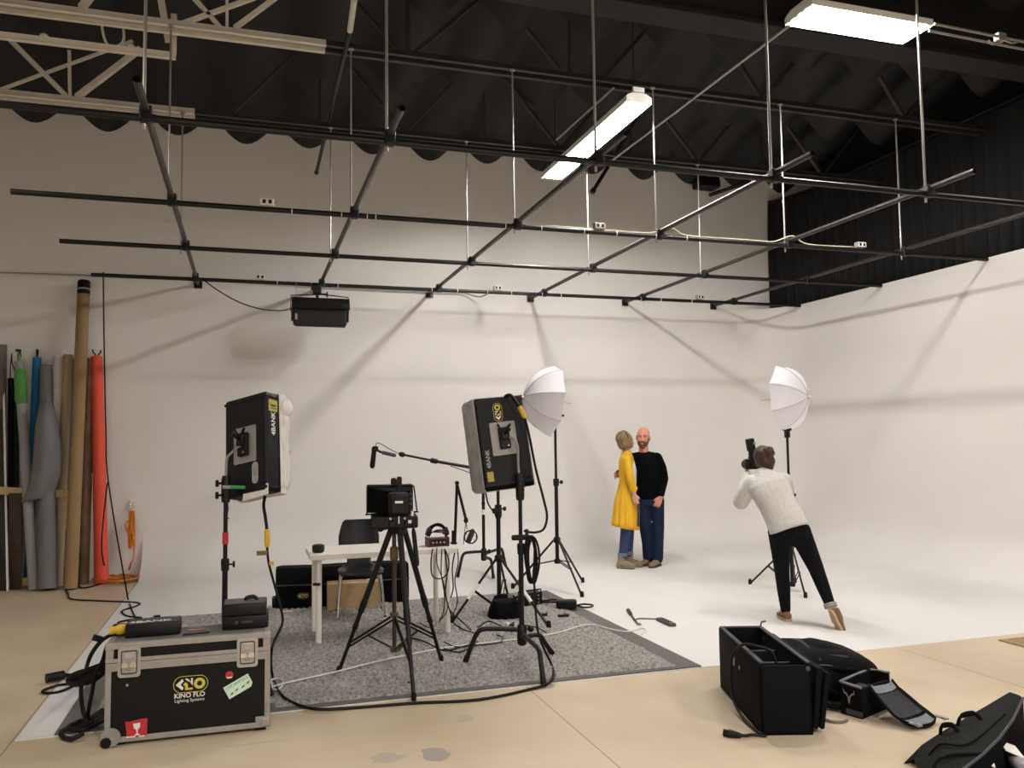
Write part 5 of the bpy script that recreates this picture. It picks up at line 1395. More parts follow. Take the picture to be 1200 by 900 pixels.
# ------------------------------------------------------------------ flood light hung on the last pipe
pc = D(372, 338, 10.88)
fl = thing('flood_light', 'black flood light with barn doors hung from the last pipe at left', 'flood light', (D(375, 366, 10.80).x, 10.80, D(375, 366, 10.8).z))
MB().box((0.0, 0, -.03), (.66, .16, .28), bevel=.015).build('housing', blackmetal, fl)
MB().box((.005, -.085, .10), (.72, .03, .15), Euler((-.35, 0, 0)), bevel=.004).build('barn_door', blackmetal, fl)
MB().box((0, -.09, -.10), (.62, .02, .20), Euler((.12, 0, 0)), bevel=.004).build('barn_door', blackmetal, fl)
MB().box((-.30, -.106, -.075), (.03, .002, .08)).build('label', greypaint, fl)
for s in (-1, 1): MB().box((s * .345, -.02, -.04), (.02, .14, .16), bevel=.006).build('side_ear', blackplastic, fl)
yk = MB().tube([(-.36, .0, 0), (-.36, .03, .21), (.04, .05, .24), (.36, .03, .21), (.36, 0, 0)], .008, 8).build('yoke', blackmetal, fl, True)
zz = GZ - fl.location.z
MB().box((-.03, .08, zz - .09), (.11, .07, .13), bevel=.015).tube([(-.03, .08, zz - .1), (-.03, .06, .20)], .02, 10).tube([(.02, .05, zz - .15), (.09, .0, zz - .16)], .009, 8).tube([(.09, .0, zz - .13), (.09, 0, zz - .20)], .010, 8).box((-.09, .06, zz - .06), (.03, .05, .09), bevel=.006).build('pipe_clamp', blackplastic, fl)
MB().tube([(-.30, .02, .12), (-.29, .05, zz - .02)], .003, 6).build('safety_wire', greypaint, fl)
cable('supply_lead', [D(236, 326, 10.86), D(255, 340, 10.86), D(280, 354, 10.85), D(305, 362, 10.84), D(325, 364, 10.83), D(336, 363, 10.82), D(347, 359, 10.8)], .008, blackrubber, None, 'black lead sagging from the last pipe to the hanging flood light', 'cable')

# ------------------------------------------------------------------ open gear bin, right foreground
bn = thing('gear_case', 'tall open-topped black gear case with dividers, in the right foreground', 'gear case', (2.878, 4.067, 0.0), (0, 0, math.radians(-17.6)))
bw, bl, bh, th = .29, .92, .392, .022
navy = M('black case cloth', (8, 8, 11), .85, 0, .15, 20, .25, 120, spec=.15)
inner_ = M('dark case lining', (10, 10, 11), .95)
b_ = MB()
b_.box((0, bl / 2, .012), (bw, bl, .024), bevel=.006)
b_.box((-bw / 2 + th / 2, bl / 2, bh / 2), (th, bl, bh), bevel=.007).box((bw / 2 - th / 2, bl / 2, bh / 2), (th, bl, bh), bevel=.007)
b_.box((0, th / 2, bh / 2 - .006), (bw, th, bh - .012), bevel=.007).box((0, bl - th / 2, bh / 2), (bw, th, bh), bevel=.007)
b_.build('body', navy, bn, True)
r_ = MB()
r_.box((-bw / 2 + .016, bl / 2, bh + .002), (.026, bl - .02, .012), bevel=.004).box((bw / 2 - .016, bl / 2, bh + .002), (.026, bl - .02, .012), bevel=.004).box((0, bl - .014, bh + .002), (bw - .02, .022, .012), bevel=.004)
r_.build('rim_piping', bagtrim, bn)
for y in (.30, .58):
    d_ = MB().box((0, y, bh / 2 - .03), (bw - 2 * th, .014, bh - .09), bevel=.004).build('divider', inner_, bn)
    MB().box((0, y, bh - .073), (bw - 2 * th, .016, .006), bevel=.002).build('divider_piping', bagtrim, d_)
l_ = MB().box((bw / 2 + .035, bl * .48, bh * .49), (.035, bl * .93, bh * .86), Euler((0, .10, 0)), bevel=.012).box((bw / 2 + .075, bl * .46, bh * .46), (.03, bl * .9, bh * .8), Euler((0, .14, 0)), bevel=.012)
l_.build('folded_lid', navy, bn, True)
MB().lathe([(.013, 0), (.013, .003), (.006, .005)], (bw / 2 - .02, -.0005, bh - .03), 12, Euler((PI / 2, 0, 0))).build('snap_button', bagtrim, bn)
MB().box((-bw / 2 - .003, .55, .27), (.006, .05, .055), bevel=.002).build('logo_patch', greypaint, bn)
MB().lathe([(.012, 0), (.012, .004)], (-bw / 2, .42, .26), 10, Euler((0, -PI / 2, 0))).build('rivet', greypaint, bn)
MB().tube([(bw / 2 - .02, bl - .02, bh), (bw / 2, bl, bh + .03), (bw / 2 + .03, bl + .02, bh + .03)], .006, 6).build('zip_pull', bagtrim, bn)
pc_ = thing('charger_lead', 'black power cord hanging out of the gear case to a plug on the floor', 'cord', (0, 0, 0))
lw = lambda x, y, z: Vector(bn.location) + Euler((0, 0, math.radians(-17.6))).to_matrix() @ Vector((x, y, z))
cable('cord', [lw(.0, .14, .30), lw(-.02, .16, .41), lw(-.10, .22, .435), lw(-.15, .32, .42), lw(-.172, .46, .33), lw(-.178, .5, .2), lw(-.19, .42, .08), lw(-.18, .25, .02), lw(-.16, .06, .012), lw(-.13, -.03, .012), G(882, 861, .014), G(874, 862, .016), G(866, 861.5, .019)], .0085, blackrubber, pc_)
a, b = G(848, 858.5, .02), G(868, 862, .018)
MB().tube([a, a.lerp(b, .25), a.lerp(b, .3), b], [.020, .020, .024, .014], 10).build('plug', blackplastic, pc_, True)

# ------------------------------------------------------------------ backpack lying behind it
bp = thing('camera_backpack', 'big black camera backpack lying flat behind the open gear case', 'backpack', (3.60, 4.66, 0.0), (0, 0, math.radians(-12)))
rings = []
for x, h_, w_ in ((-.42, .22, .20), (-.415, .27, .24), (-.37, .305, .262), (-.2, .315, .275), (-.05, .305, .28), (.08, .29, .275), (.18, .26, .255), (.25, .215, .22), (.28, .16, .17), (.287, .11, .12)):
    n = 24; rg_ = []
    for k in range(n):
        a = 2 * PI * k / n; c_, s_ = math.cos(a), math.sin(a)
        rg_.append((x, w_ * math.copysign(abs(c_) ** .55, c_), h_ / 2 + .006 + h_ / 2 * math.copysign(abs(s_) ** .6, s_)))
    rings.append(rg_)
MB().loft(rings).build('body', bagcloth, bp, True)
m = MB()       # raised front pocket
rows = []
for i in range(9):
    u = i / 8; row = []
    for j in range(11):
        v = j / 10
        x = -.14 + .36 * u; y = -.17 + .34 * v
        hh = .312 - .55 * max(0, (x + .1)) ** 1.5
        edge = min(1, 5 * min(u, 1 - u)) ** .5 * min(1, 5 * min(v, 1 - v)) ** .5
        row.append((x, y, hh - .02 + .05 * edge - .03 * (2 * v - 1) ** 2))
    rows.append(row)
m.grid(rows); m.build('front_pocket', bagcloth, bp, True)
MB().tube(smooth_path([(-.12, -.2, .29), (.04, -.215, .275), (.17, -.17, .225), (.22, -.02, .215), (.17, .15, .225), (.0, .2, .29)], 6), .006, 6).tube(smooth_path([(-.36, -.24, .25), (-.1, -.262, .24), (.1, -.25, .20), (.22, -.2, .15), (.27, -.05, .13)], 6), .007, 6).tube(smooth_path([(-.15, -.25, .27), (-.16, 0, .325), (-.15, .25, .27)], 6), .009, 6).build('zip_seam', bagtrim, bp, True)
st_ = MB()
st_.tube(smooth_path([(-.30, -.27, .20), (-.18, -.34, .14), (-.02, -.36, .05), (.12, -.33, .03)], 6), .018, 8).tube(smooth_path([(-.33, -.27, .12), (-.22, -.36, .05), (-.08, -.40, .024), (.04, -.42, .022)], 6), .016, 8)
st_.build('shoulder_strap', blackcloth, bp, True)
MB().tube(smooth_path([(-.1, -.265, .225), (-.02, -.30, .225), (.06, -.27, .215)], 5), .012, 8).build('grab_handle', blackcloth, bp, True)
cable('strap', [G(957, 834, .02), G(960, 839, .012), G(972, 845, .010), G(985, 846, .010), G(993, 844, .010)], .008, M('grey webbing', (110, 104, 96), .8), None, 'thin grey strap end on the floor beside the open gear case', 'strap')
MB().box((-.30, -.33, .045), (.05, .03, .02), Euler((0, 0, .5)), bevel=.005).build('buckle', greypaint, bp)

# ------------------------------------------------------------------ open shoulder bag with its flap laid out
F0, L0, R0 = G(1011, 843), G(986, 836), G(1044, 829)
sb0 = thing('shoulder_bag', 'small open black shoulder bag with silver antlers emblem, flap laid out on the floor', 'bag', F0)
lx, ly = (L0 - F0), (R0 - F0)
B0 = lx + ly
hb = .185
def wall(a, b, h0, h1, nm='side_wall', m_=bagcloth, th_=.018):
    d_ = (b - a).normalized(); n_ = Vector((-d_.y, d_.x, 0)) * th_
    w = MB(); rows = []
    for (p, q) in ((a, h0), (a.lerp(b, .5), (h0 + h1) / 2 + .006), (b, h1)):
        rows.append([tuple(p), tuple(p + Vector((0, 0, q * .5)) - n_ * .25), tuple(p + Vector((0, 0, q))), tuple(p + Vector((0, 0, q)) + n_), tuple(p + n_)])
    w.loft(rows)
    return w.build(nm, m_, sb0, True)
Z_ = Vector((0, 0, 0))
fw = wall(lx, Z_, hb, hb - .01, 'front_wall'); wall(Z_, ly, hb - .02, hb - .02, 'side_wall'); wall(B0, lx, hb + .01, hb, 'side_wall'); wall(ly, B0, hb + .02, hb + .012, 'back_wall')
MB().loft([[tuple(p + Vector((0, 0, z))) for p in (Z_, ly, B0, lx)] for z in (.0, .03)]).build('bottom', inner_, sb0)
rim = MB()
for a, b, h0, h1 in ((lx, B0, hb, hb + .012), (B0, ly, hb + .012, hb + .02), (lx, Z_, hb, hb - .01)):
    rim.tube([a + Vector((0, 0, h0 + .003)), b + Vector((0, 0, h1 + .003))], .008, 6)
rim.build('rim_piping', baglining, sb0, True)
MB().loft([[tuple(p + Vector((0, 0, z))) for p in (ly * .35 + lx * .1, ly * .55 + lx * .15, ly * .55 + lx * .9, ly * .35 + lx * .9)] for z in (.02, .15)]).build('divider', bagmesh, sb0)
# emblem: antlers over a small pointed head
d_ = (Z_ - lx).normalized(); ang = math.atan2(d_.y, d_.x)
em = Matrix.Translation(lx * .55 + Vector((0, 0, .115)) - Vector((-d_.y, d_.x, 0)) * .012) @ Euler((PI / 2, 0, ang)).to_matrix().to_4x4()
e_ = MB()
e_.poly([(-.009, .0), (.009, .0), (.006, -.03), (0, -.042), (-.006, -.03)], .002, em)
for s in (-1, 1):
    e_.poly([(s * .003, .0), (s * .010, .0), (s * .022, .012), (s * .034, .016), (s * .036, .042), (s * .029, .024), (s * .016, .02)], .002, em)
e_.build('emblem', steel, sb0)
MB().loft([[tuple(p + Vector((0, 0, z))) for p in (Z_ - lx * .02, Z_ + lx * .75, Z_ + lx * .75 + Vector((-.01, -.01, 0)), Z_ + Vector((-.01, -.012, 0)))] for z in (.012, .04)]).build('base_panel', bagtrim, sb0)
# flap
top = [G(1017, 806, .165), G(1045, 801, .165)]
fl_rows = []
specs = [(1017, 806, 1046, 801, .168), (1024, 817, 1053, 810, .135), (1034, 830, 1065, 820, .09), (1046, 843, 1079, 832, .045), (1056, 850, 1090, 840, .022), (1066, 853.5, 1097, 845.5, .014)]
for x0, y0, x1, y1, z in specs:
    a, b = G(x0, y0, z) - F0, G(x1, y1, z) - F0
    row = []
    for j in range(9):
        f_ = j / 8
        p = a.lerp(b, f_); lip = .028 * (abs(2 * f_ - 1) ** 6)
        row.append(p + Vector((0, 0, lip)))
    fl_rows.append(row)
tipc = (Vector(fl_rows[-1][0]) + Vector(fl_rows[-1][-1])) / 2
fdir = (Vector(fl_rows[-1][4]) - Vector(fl_rows[-3][4])); fdir.z = 0; fdir.normalize()
fl_rows.append([Vector(p) + fdir * (.035 * math.sin(PI * j / 8)) + Vector((0, 0, .004)) for j, p in enumerate(fl_rows[-1])])
m = MB(); m.grid(fl_rows); fo = m.build('flap', bagcloth, sb0, True); md = fo.modifiers.new('s', 'SOLIDIFY'); md.thickness = .012; md.offset = 0
def patch(name, r0, r1, c0, c1, mat, lift=.011):
    rows = []
    for i in range(9):
        t_ = r0 + (r1 - r0) * i / 8; k = min(int(t_), len(fl_rows) - 2); ft = t_ - k
        row = []
        for j in range(9):
            u = (c0 + (c1 - c0) * j / 8) * 8; q = min(int(u), 7); fu = u - q
            p = (Vector(fl_rows[k][q]).lerp(fl_rows[k][q + 1], fu)).lerp(Vector(fl_rows[k + 1][q]).lerp(fl_rows[k + 1][q + 1], fu), ft)
            row.append(p + Vector((0, 0, lift)))
        rows.append(row)
    m = MB(); m.grid(rows); return m.build(name, mat, fo, True)
patch('lining_band', .15, 1.0, .08, .92, baglining); patch('mesh_pocket', 1.1, 3.5, .10, .90, bagmesh); patch('zip_seam', 3.55, 3.75, .1, .9, blackcloth, .013); patch('lining_tip', 3.85, 5.7, .12, .90, baglining)
for f_, nm in ((.1, 0), (.95, 8)):
    p = Vector(fl_rows[-1][nm]); MB().tube([p, p + fdir * .03, p + fdir * .05 + Vector((.01, 0, 0))], .007, 6).box(p + fdir * .055, (.03, .03, .012), bevel=.003).build('snap_hook', steel, sb0, True)

# ------------------------------------------------------------------ big soft bag cut by the lower right corner
O_ = G(1110, 890)
cb = thing('soft_bag', 'large open black soft bag with strap handles, cut off by the bottom right corner', 'bag', O_)
ridge = [(1071, 890, .03), (1080, 873, .09), (1092, 865, .13), (1106, 856, .165), (1130, 842, .195), (1156, 827, .215), (1183, 811, .235)]
mid1 = [(1074, 898, .06), (1088, 886, .12), (1103, 875, .165), (1120, 863, .20), (1143, 848, .22), (1166, 832, .235), (1190, 813, .245)]
mid2 = [(1080, 908, .08), (1098, 898, .14), (1116, 888, .18), (1136, 873, .21), (1157, 856, .23), (1178, 837, .24), (1195, 815, .245)]
edge = [(1088, 920, .09), (1110, 911, .15), (1130, 901, .19), (1152, 884, .215), (1172, 864, .225), (1188, 842, .23), (1199, 818, .235)]
R_ = [[G(*p) - O_ for p in row] for row in (ridge, mid1, mid2, edge)]
nin = Vector((.52, -.60, 0)).normalized()
back = [Vector((p.x, p.y, 0)) - nin * .05 for p in R_[0]]
low = [Vector((p.x, p.y, max(.02, p.z * .3))) + nin * .0 for p in R_[3]]
fl1 = [p + nin * .20 + Vector((0, 0, -p.z + .02)) for p in R_[3]]
far = [p + nin * .34 + Vector((0, 0, -.05)) for p in R_[3]]
farb = [Vector((p.x, p.y, 0)) + nin * .04 for p in far]
m = MB(); V_ = m.grid([back] + R_)
m.bm.faces.new([V_[k][-1] for k in range(5)] + [m.bm.verts.new(Vector((R_[3][-1].x, R_[3][-1].y, 0)))])
o = m.build('outer_panel', greenbag, cb, True)
m = MB(); m.grid([R_[3], low, fl1, far, farb]); m.build('open_inside', blackcloth, cb, True)
MB().tube(R_[3], .007, 8).build('edge_piping', bagtrim, cb, True)
MB().tube(smooth_path([R_[1][1], R_[1][2] + Vector((0, 0, .012)), R_[2][3] + Vector((0, 0, .006)), R_[2][5]], 5), .005, 6).tube(smooth_path([R_[3][0] + Vector((0, 0, .01)), R_[2][1] + Vector((0, 0, .02)), R_[2][2] + Vector((0, 0, .012)), R_[3][3]], 5), .008, 6).build('seam', blackcloth, cb, True)
for (xa, ya, za_), (xm, ym, zm), (xb, yb2, zb2), (xc, yc, zc2) in (((1102, 861, .155), (1104, 851, .205), (1116, 850, .22), (1124, 860, .19)), ((1122, 852, .18), (1126, 840, .235), (1141, 836, .25), (1150, 844, .22))):
    pts = [G(xa, ya, za_) - O_, G(xm, ym, zm) - O_, G(xb, yb2, zb2) - O_, G(xc, yc, zc2) - O_]
    MB().tube(smooth_path(pts, 6), [.008] * 7 + [.013] * 6 + [.010] * 6, 8).build('strap_handle', blackcloth, cb, True)
for px, py, z, s in ((1184, 878, .15, .06), (1158, 893, .14, .035)):
    p = G(px, py, z) - O_
    MB().poly([(-s, -s * .6), (s * .7, -s * .8), (s, s * .5), (-s * .5, s * .7)], .004, Matrix.Translation(p) @ Euler((.3, -.25, .7 + s * 9)).to_matrix().to_4x4()).build('paper_sheet', whitepaint, cb)
p = G(1192, 893, .10) - O_
MB().lathe([(.03, -.12), (.035, 0), (.03, .12)], p, 12, Euler((PI / 2, 0, -.6))).build('plastic_wrap', M('grey plastic wrap', (150, 146, 150), .3, 0, .3, 30), cb, True)

# ------------------------------------------------------------------ people
def rotm(yaw=0, pitch=0, roll=0):
    return Euler((pitch, roll, yaw)).to_matrix()

class Blob(MB):
    """overlapping closed shapes fused into one continuous smooth skin"""
    def cap(s, p0, p1, r0, r1, n=12):
        p0, p1 = Vector(p0), Vector(p1)
        L_ = (p1 - p0).length
        prof = [(r0 * math.sin(a), -r0 * math.cos(a)) for a in [PI / 2 * k / 4 for k in range(5)]] + [(r1 * math.cos(a), L_ + r1 * math.sin(a)) for a in [PI / 2 * k / 4 for k in range(5)]]
        s.lathe(prof, p0, n, (p1 - p0).to_track_quat('Z', 'Y').to_euler() if L_ > 1e-6 else None)
        return s
    def limb(s, pts, rs, n=12):
        for a, b, ra, rb in zip(pts, pts[1:], rs, rs[1:]): s.cap(a, b, ra, rb, n)
        return s
    def ell(s, c, r, rot=None, seg=18, rg=10):
        m = Matrix.Translation(Vector(c)) @ (rot.to_4x4() if rot is not None else Matrix.Identity(4))
        rows = []
        for i in range(1, rg):
            th_ = PI * i / rg
            rows.append([m @ Vector((r[0] * math.sin(th_) * math.cos(2 * PI * k / seg), r[1] * math.sin(th_) * math.sin(2 * PI * k / seg), r[2] * math.cos(th_))) for k in range(seg)])
        V_ = s.grid(rows, True)
        t, b = s.bm.verts.new(m @ Vector((0, 0, r[2]))), s.bm.verts.new(m @ Vector((0, 0, -r[2])))
        for k in range(seg):
            s.bm.faces.new((t, V_[0][k], V_[0][(k + 1) % seg])); s.bm.faces.new((b, V_[-1][(k + 1) % seg], V_[-1][k]))
        return s
    def trunk(s, rings, n=24, p=2.3):
        s.loft([sq_ring(cx_, cy_, z, rx, ry, n, p) for cx_, cy_, z, rx, ry in rings]); return s
    def fuse(s, name, mat, parent, voxel=.008, smooth=4, fac=.5):
        bmesh.ops.recalc_face_normals(s.bm, faces=s.bm.faces)
        me = bpy.data.meshes.new(name); s.bm.to_mesh(me); s.bm.free()
        o = bpy.data.objects.new(name, me); C.objects.link(o)
        r = o.modifiers.new('r', 'REMESH'); r.mode = 'VOXEL'; r.voxel_size = voxel
        sm = o.modifiers.new('s', 'SMOOTH'); sm.iterations = smooth; sm.factor = fac
        bpy.context.view_layer.update()
        me2 = evald(o)
        bpy.data.objects.remove(o); bpy.data.meshes.remove(me)
        me2.name = name
        return link(name, me2, mat, parent, True, 0)

def hand(B, wrist, d, n, thumb, curl=.35, spread=.05, k=1.0):
    """palm, five separate fingers of different lengths; d along the hand, n palm side, thumb = +1/-1 on which side"""
    d = Vector(d).normalized(); n = Vector(n); n = (n - d * n.dot(d)).normalized()
    s_ = d.cross(n) * thumb
    wrist = Vector(wrist)
    for i in range(4):
        q = wrist + d * (.088 * k) + s_ * ((1.5 - i) * .021 * k)
        B.cap(wrist + d * .012 + s_ * ((1.5 - i) * .012), q, .0165 * k, .0125 * k, 8)
        L_ = (.070, .078, .073, .058)[i] * k
        a = q; ang = curl * .6
        for j, f_ in enumerate((.45, .3, .25)):
            ang_ = ang + curl * j
            dd = (d * math.cos(ang_) + n * math.sin(ang_) + s_ * (1.5 - i) * spread).normalized()
            b = a + dd * L_ * f_
            B.cap(a, b, (.0098 - .001 * j) * k, (.0090 - .001 * j) * k, 8)
            a = b
    a = wrist + d * .03 * k + s_ * .026 * k
    d1 = (d * .72 + s_ * .62 + n * .28).normalized(); b = a + d1 * .042 * k
    B.cap(a, b, .0145 * k, .0115 * k, 8)
    d2 = (d * .9 + s_ * .25 + n * .3).normalized(); B.cap(b, b + d2 * .03 * k, .0110 * k, .0085 * k, 8)

def head(B, c, R_, k=1.0, male=True):
    """skull, jaw, cheeks, nose, brow, ears; the face looks along local -y, R_ turns it"""
    c = Vector(c); f = lambda x, y, z: c + R_ @ (Vector((x, y, z)) * k)
    B.ell(f(0, .012, .035), (.077 * k, .095 * k, .092 * k), R_)
    B.ell(f(0, -.022, -.045), ((.062 if male else .056) * k, .070 * k, .075 * k), R_)
    B.ell(f(0, -.060, -.098), (.030 * k, .026 * k, .024 * k), R_)
    for s in (-1, 1):
        B.ell(f(s * .036, -.062, -.022), (.026 * k, .026 * k, .024 * k), R_)
        B.ell(f(s * .030, -.078, .030), (.027 * k, .012 * k, .010 * k), R_)
        B.ell(f(s * .079, .012, -.012), (.011 * k, .021 * k, .033 * k), R_ @ rotm(s * .35))
        B.ell(f(s * .010, -.094, -.030), (.010 * k, .012 * k, .009 * k), R_)
    B.cap(f(0, -.082, .018), f(0, -.106, -.024), .010 * k, .013 * k)
    B.ell(f(0, -.082, -.066), (.026 * k, .014 * k, .014 * k), R_)
def face_parts(parent, c, R_, k, iris, lip, smile=False, brow=None):
    c = Vector(c); f = lambda x, y, z: c + R_ @ (Vector((x, y, z)) * k)
    for s in (-1, 1):
        e = Blob().ell(f(s * .031, -.0815, .010), (.0125 * k, .008 * k, .0075 * k), R_).build('eye', M('eye white', (214, 206, 200), .3) if 'eye white' not in bpy.data.materials else bpy.data.materials['eye white'], parent, True)
        Blob().ell(f(s * .031, -.0885, .010), (.0055 * k, .003 * k, .0060 * k), R_).build('iris', iris, e, True)
        if brow: Blob().limb([f(s * .014, -.090, .030), f(s * .032, -.090, .036), f(s * .050, -.079, .031)], [.004 * k, .0045 * k, .003 * k], 8).build('eyebrow', brow, parent, True)
    m_ = Blob().limb([f(-.026, -.086, -.062), f(-.012, -.0975, -.069), f(.012, -.0975, -.069), f(.026, -.086, -.062)], [.0045 * k, .007 * k, .007 * k, .0045 * k], 8).build('lips', lip, parent, True)
    if smile: Blob().ell(f(0, -.1005, -.0675), (.017 * k, .006 * k, .0045 * k), R_).build('teeth', M('teeth', (226, 220, 210), .4), m_, True)

skin1 = M('ruddy skin', (206, 138, 118), .5, 0, .06, 20)
skin2 = M('fair skin', (214, 164, 140), .5, 0, .05, 20)
blacksweater = M('black knit', (6, 6, 7), .95, 0, .12, 60, .5, 110, spec=.08)
denim = M('dark blue denim', (24, 34, 54), .9, 0, .3, 26, .3, 160, spec=.12)
denim2 = M('blue denim', (46, 60, 96), .85, 0, .25, 26, .3, 160)
denimblack = M('black denim', (16, 16, 18), .9, 0, .2, 26, .3, 160, spec=.12)
yellowcloth = M('mustard yellow cloth', (226, 174, 36), .8, 0, .10, 14, .25, 40, stretch=(1, 1, .2))
whiteshirt = M('white shirt', (232, 226, 226), .7)
tanleather = M('tan suede', (132, 104, 76), .75, 0, .15, 30)
taupe = M('taupe suede boot', (138, 122, 98), .85, 0, .12, 30)
beardm = M('reddish brown beard', (112, 70, 50), .9, 0, .25, 120, .6, 220)
hairlight = M('light brown hair', (126, 100, 70), .6, 0, .35, 40, .5, 60, stretch=(1, 1, .2))
hairdark = M('auburn brown hair', (66, 40, 26), .55, 0, .4, 40, .6, 60)
greysweater = M('pale grey heather knit', (206, 202, 196), .9, 0, .07, 40, .5, 120)
soleM = M('pale shoe sole', (186, 164, 128), .7)
shoeM = M('tan canvas shoe', (126, 92, 68), .8, 0, .1, 30)

# man facing the camera, hand at his pocket
def face_yaw(p): return -math.atan2(p.x, p.y)
pM = G(764, 663.2)
man = thing('person', 'bald bearded man in black sweater and jeans, his right arm round the woman in yellow', 'person', (pM.x, pM.y, .004), (0, 0, face_yaw(pM)))
Rm = rotm(-.10, .10, .06)
hM = Vector((-.075, -.01, 1.672))
elb_r, wri_r = Vector((.185, .02, 1.13)), Vector((.135, -.11, .90))
elb_l, wri_l = Vector((-.345, .235, 1.22)), Vector((-.425, .12, 1.185))
B = Blob()
head(B, hM, Rm, 1.09)
B.cap((-.072, .01, 1.40), hM + Vector((.0, .02, -.06)), .066, .062)
B.trunk([(-.02, .0, .86, .15, .10), (-.02, .0, 1.0, .145, .10), (-.04, .0, 1.2, .155, .10), (-.055, .0, 1.32, .150, .10), (-.065, .005, 1.39, .10, .07)])
B.limb([(.085, .0, 1.375), elb_r, wri_r], [.048, .040, .030])
B.limb([(-.205, .02, 1.375), elb_l, wri_l], [.048, .040, .030])
for (hx, kx, ax_, ay_) in ((-.085, -.075, -.045, .03), (.075, .085, .07, -.03)):
    B.limb([(hx, .0, .90), (kx, -.01, .50), (ax_, ay_ + .02, .09)], [.085, .055, .038])
    B.limb([(ax_, ay_ + .02, .08), (ax_ - .02, ay_ - .03, .05)], [.032, .026])
hand(B, wri_r, (-.42, -.10, -.9), (-.2, .95, -.1), -1, .28)
hand(B, wri_l, (-.35, -.9, -.15), (.9, -.3, .0), 1, .45)
bdy = B.fuse('body', skin1, man, .0065, 3)
face_parts(bdy, hM, Rm, 1.09, M('dark iris', (52, 40, 34), .3), M('lips', (170, 92, 84), .5), True, beardm)
fb = lambda x, y, z: hM + Rm @ (Vector((x, y, z)) * 1.09)
Bd = Blob().ell(fb(0, -.024, -.062), (.072, .079, .070), Rm).ell(fb(0, -.060, -.105), (.039, .037, .033), Rm)
for s in (-1, 1): Bd.ell(fb(s * .058, .0, -.035), (.015, .033, .049), Rm)
Bd.limb([fb(-.032, -.080, -.070), fb(-.022, -.093, -.050), fb(.022, -.093, -.050), fb(.032, -.080, -.070)], [.009, .010, .010, .009])
Bd.fuse('beard', beardm, man, .005, 2)
B = Blob()
B.trunk([(-.01, .0, .86, .165, .118), (-.012, .0, .90, .172, .122), (-.02, .0, 1.05, .168, .125), (-.04, .0, 1.2, .182, .13), (-.055, .0, 1.32, .190, .13), (-.062, .005, 1.40, .170, .112), (-.068, .008, 1.445, .115, .088), (-.072, .01, 1.475, .072, .070)])
B.limb([(.095, .0, 1.395), (.150, .01, 1.27), elb_r, wri_r + Vector((.004, .01, .03))], [.078, .072, .058, .046])
B.limb([(-.215, .02, 1.395), elb_l, wri_l + Vector((.003, .02, .0))], [.078, .06, .048])
B.limb([(.095, .0, 1.395), (-.06, .01, 1.44), (-.215, .02, 1.395)], [.070, .062, .070])
B.fuse('sweater', blacksweater, man, .009, 5)
B = Blob()
B.trunk([(-.005, .0, .78, .155, .118), (-.005, .0, .90, .158, .115), (-.01, .0, .94, .155, .112)])
B.limb([(-.080, .0, .84), (-.075, -.012, .50), (-.05, .03, .30), (-.045, .040, .10)], [.104, .080, .076, .072])
B.limb([(.078, .0, .84), (.088, -.012, .50), (.080, .0, .30), (.072, -.01, .10)], [.104, .084, .080, .076])
J = B.fuse('jeans', denim, man, .009, 4)
MB().lathe([(.012, 0), (.010, .004)], (.012, -.088, .575), 8, Euler((PI / 2, 0, 0))).build('torn_patch', greypaint, J)
def shoe(parent, heel, toe, mat, sole=soleM, w=.046, h=.075, name='shoe'):
    heel, toe = Vector(heel), Vector(toe); d = (toe - heel).normalized(); s_ = Vector((-d.y, d.x, 0)).normalized(); u_ = d.cross(s_) * -1
    if u_.z < 0: u_ = -u_
    L_ = (toe - heel).length
    rings = []
    for t_, ww, hh in ((-.02, .5, .7), (.02, .8, .98), (.16, .95, 1.0), (.35, .88, 1.0), (.5, .92, .80), (.7, 1.08, .62), (.86, .98, .55), (.97, .62, .42), (1.0, .3, .25)):
        c_ = heel + d * (L_ * t_)
        rings.append([c_ + s_ * (w * ww * math.cos(a)) + u_ * (h * hh * .5 + h * hh * .5 * math.sin(a) + .012) for a in [2 * PI * k / 16 for k in range(16)]])
    o = MB().loft(rings).build(name, mat, parent, True)
    out = []
    for t_, ww in ((-.03, .5), (.0, .82), (.16, .98), (.4, .88), (.7, 1.1), (.9, .92), (1.0, .5), (1.02, .2)):
        out.append((t_, ww))
    pts = [heel + d * (L_ * t_) + s_ * (w * ww) for t_, ww in out] + [heel + d * (L_ * t_) - s_ * (w * ww) for t_, ww in reversed(out)]
    MB().loft([[p + u_ * z for p in pts] for z in (0, .020)]).build('sole', sole, o)
    return o
shoe(man, (-.015, .08, .0), (-.165, -.10, .0), tanleather, M('dark sole', (64, 50, 40), .7), .05, .085)
shoe(man, (.090, .03, .0), (-.02, -.22, .0), tanleather, bpy.data.materials['dark sole'], .05, .085)

# woman kissing him, yellow cardigan
pW = G(733, 665.6)
wo = thing('person', 'woman in long mustard yellow cardigan and rolled jeans, kissing the bald man', 'person', (pW.x, pW.y, .004), (0, 0, face_yaw(pW)))
Rw = rotm(math.radians(112), 0, 0) @ Euler((math.radians(-20), 0, 0)).to_matrix()
hW = Vector((.040, -.02, 1.632))
B = Blob()
head(B, hW, Rw, .93, False)
B.cap((.045, -.02, 1.43), hW + Vector((.008, .0, -.06)), .048, .046)
B.trunk([(.0, .0, .84, .09, .13), (.015, .0, 1.0, .072, .11), (.028, .0, 1.12, .062, .105), (.035, .0, 1.3, .075, .12), (.045, .0, 1.40, .055, .10)])
el1, wr1 = Vector((.085, -.20, 1.15)), Vector((.125, -.185, .955))
el2, wr2 = Vector((.045, .195, 1.14)), Vector((.085, .205, .93))
B.limb([(.045, -.155, 1.385), el1, wr1], [.045, .036, .026])
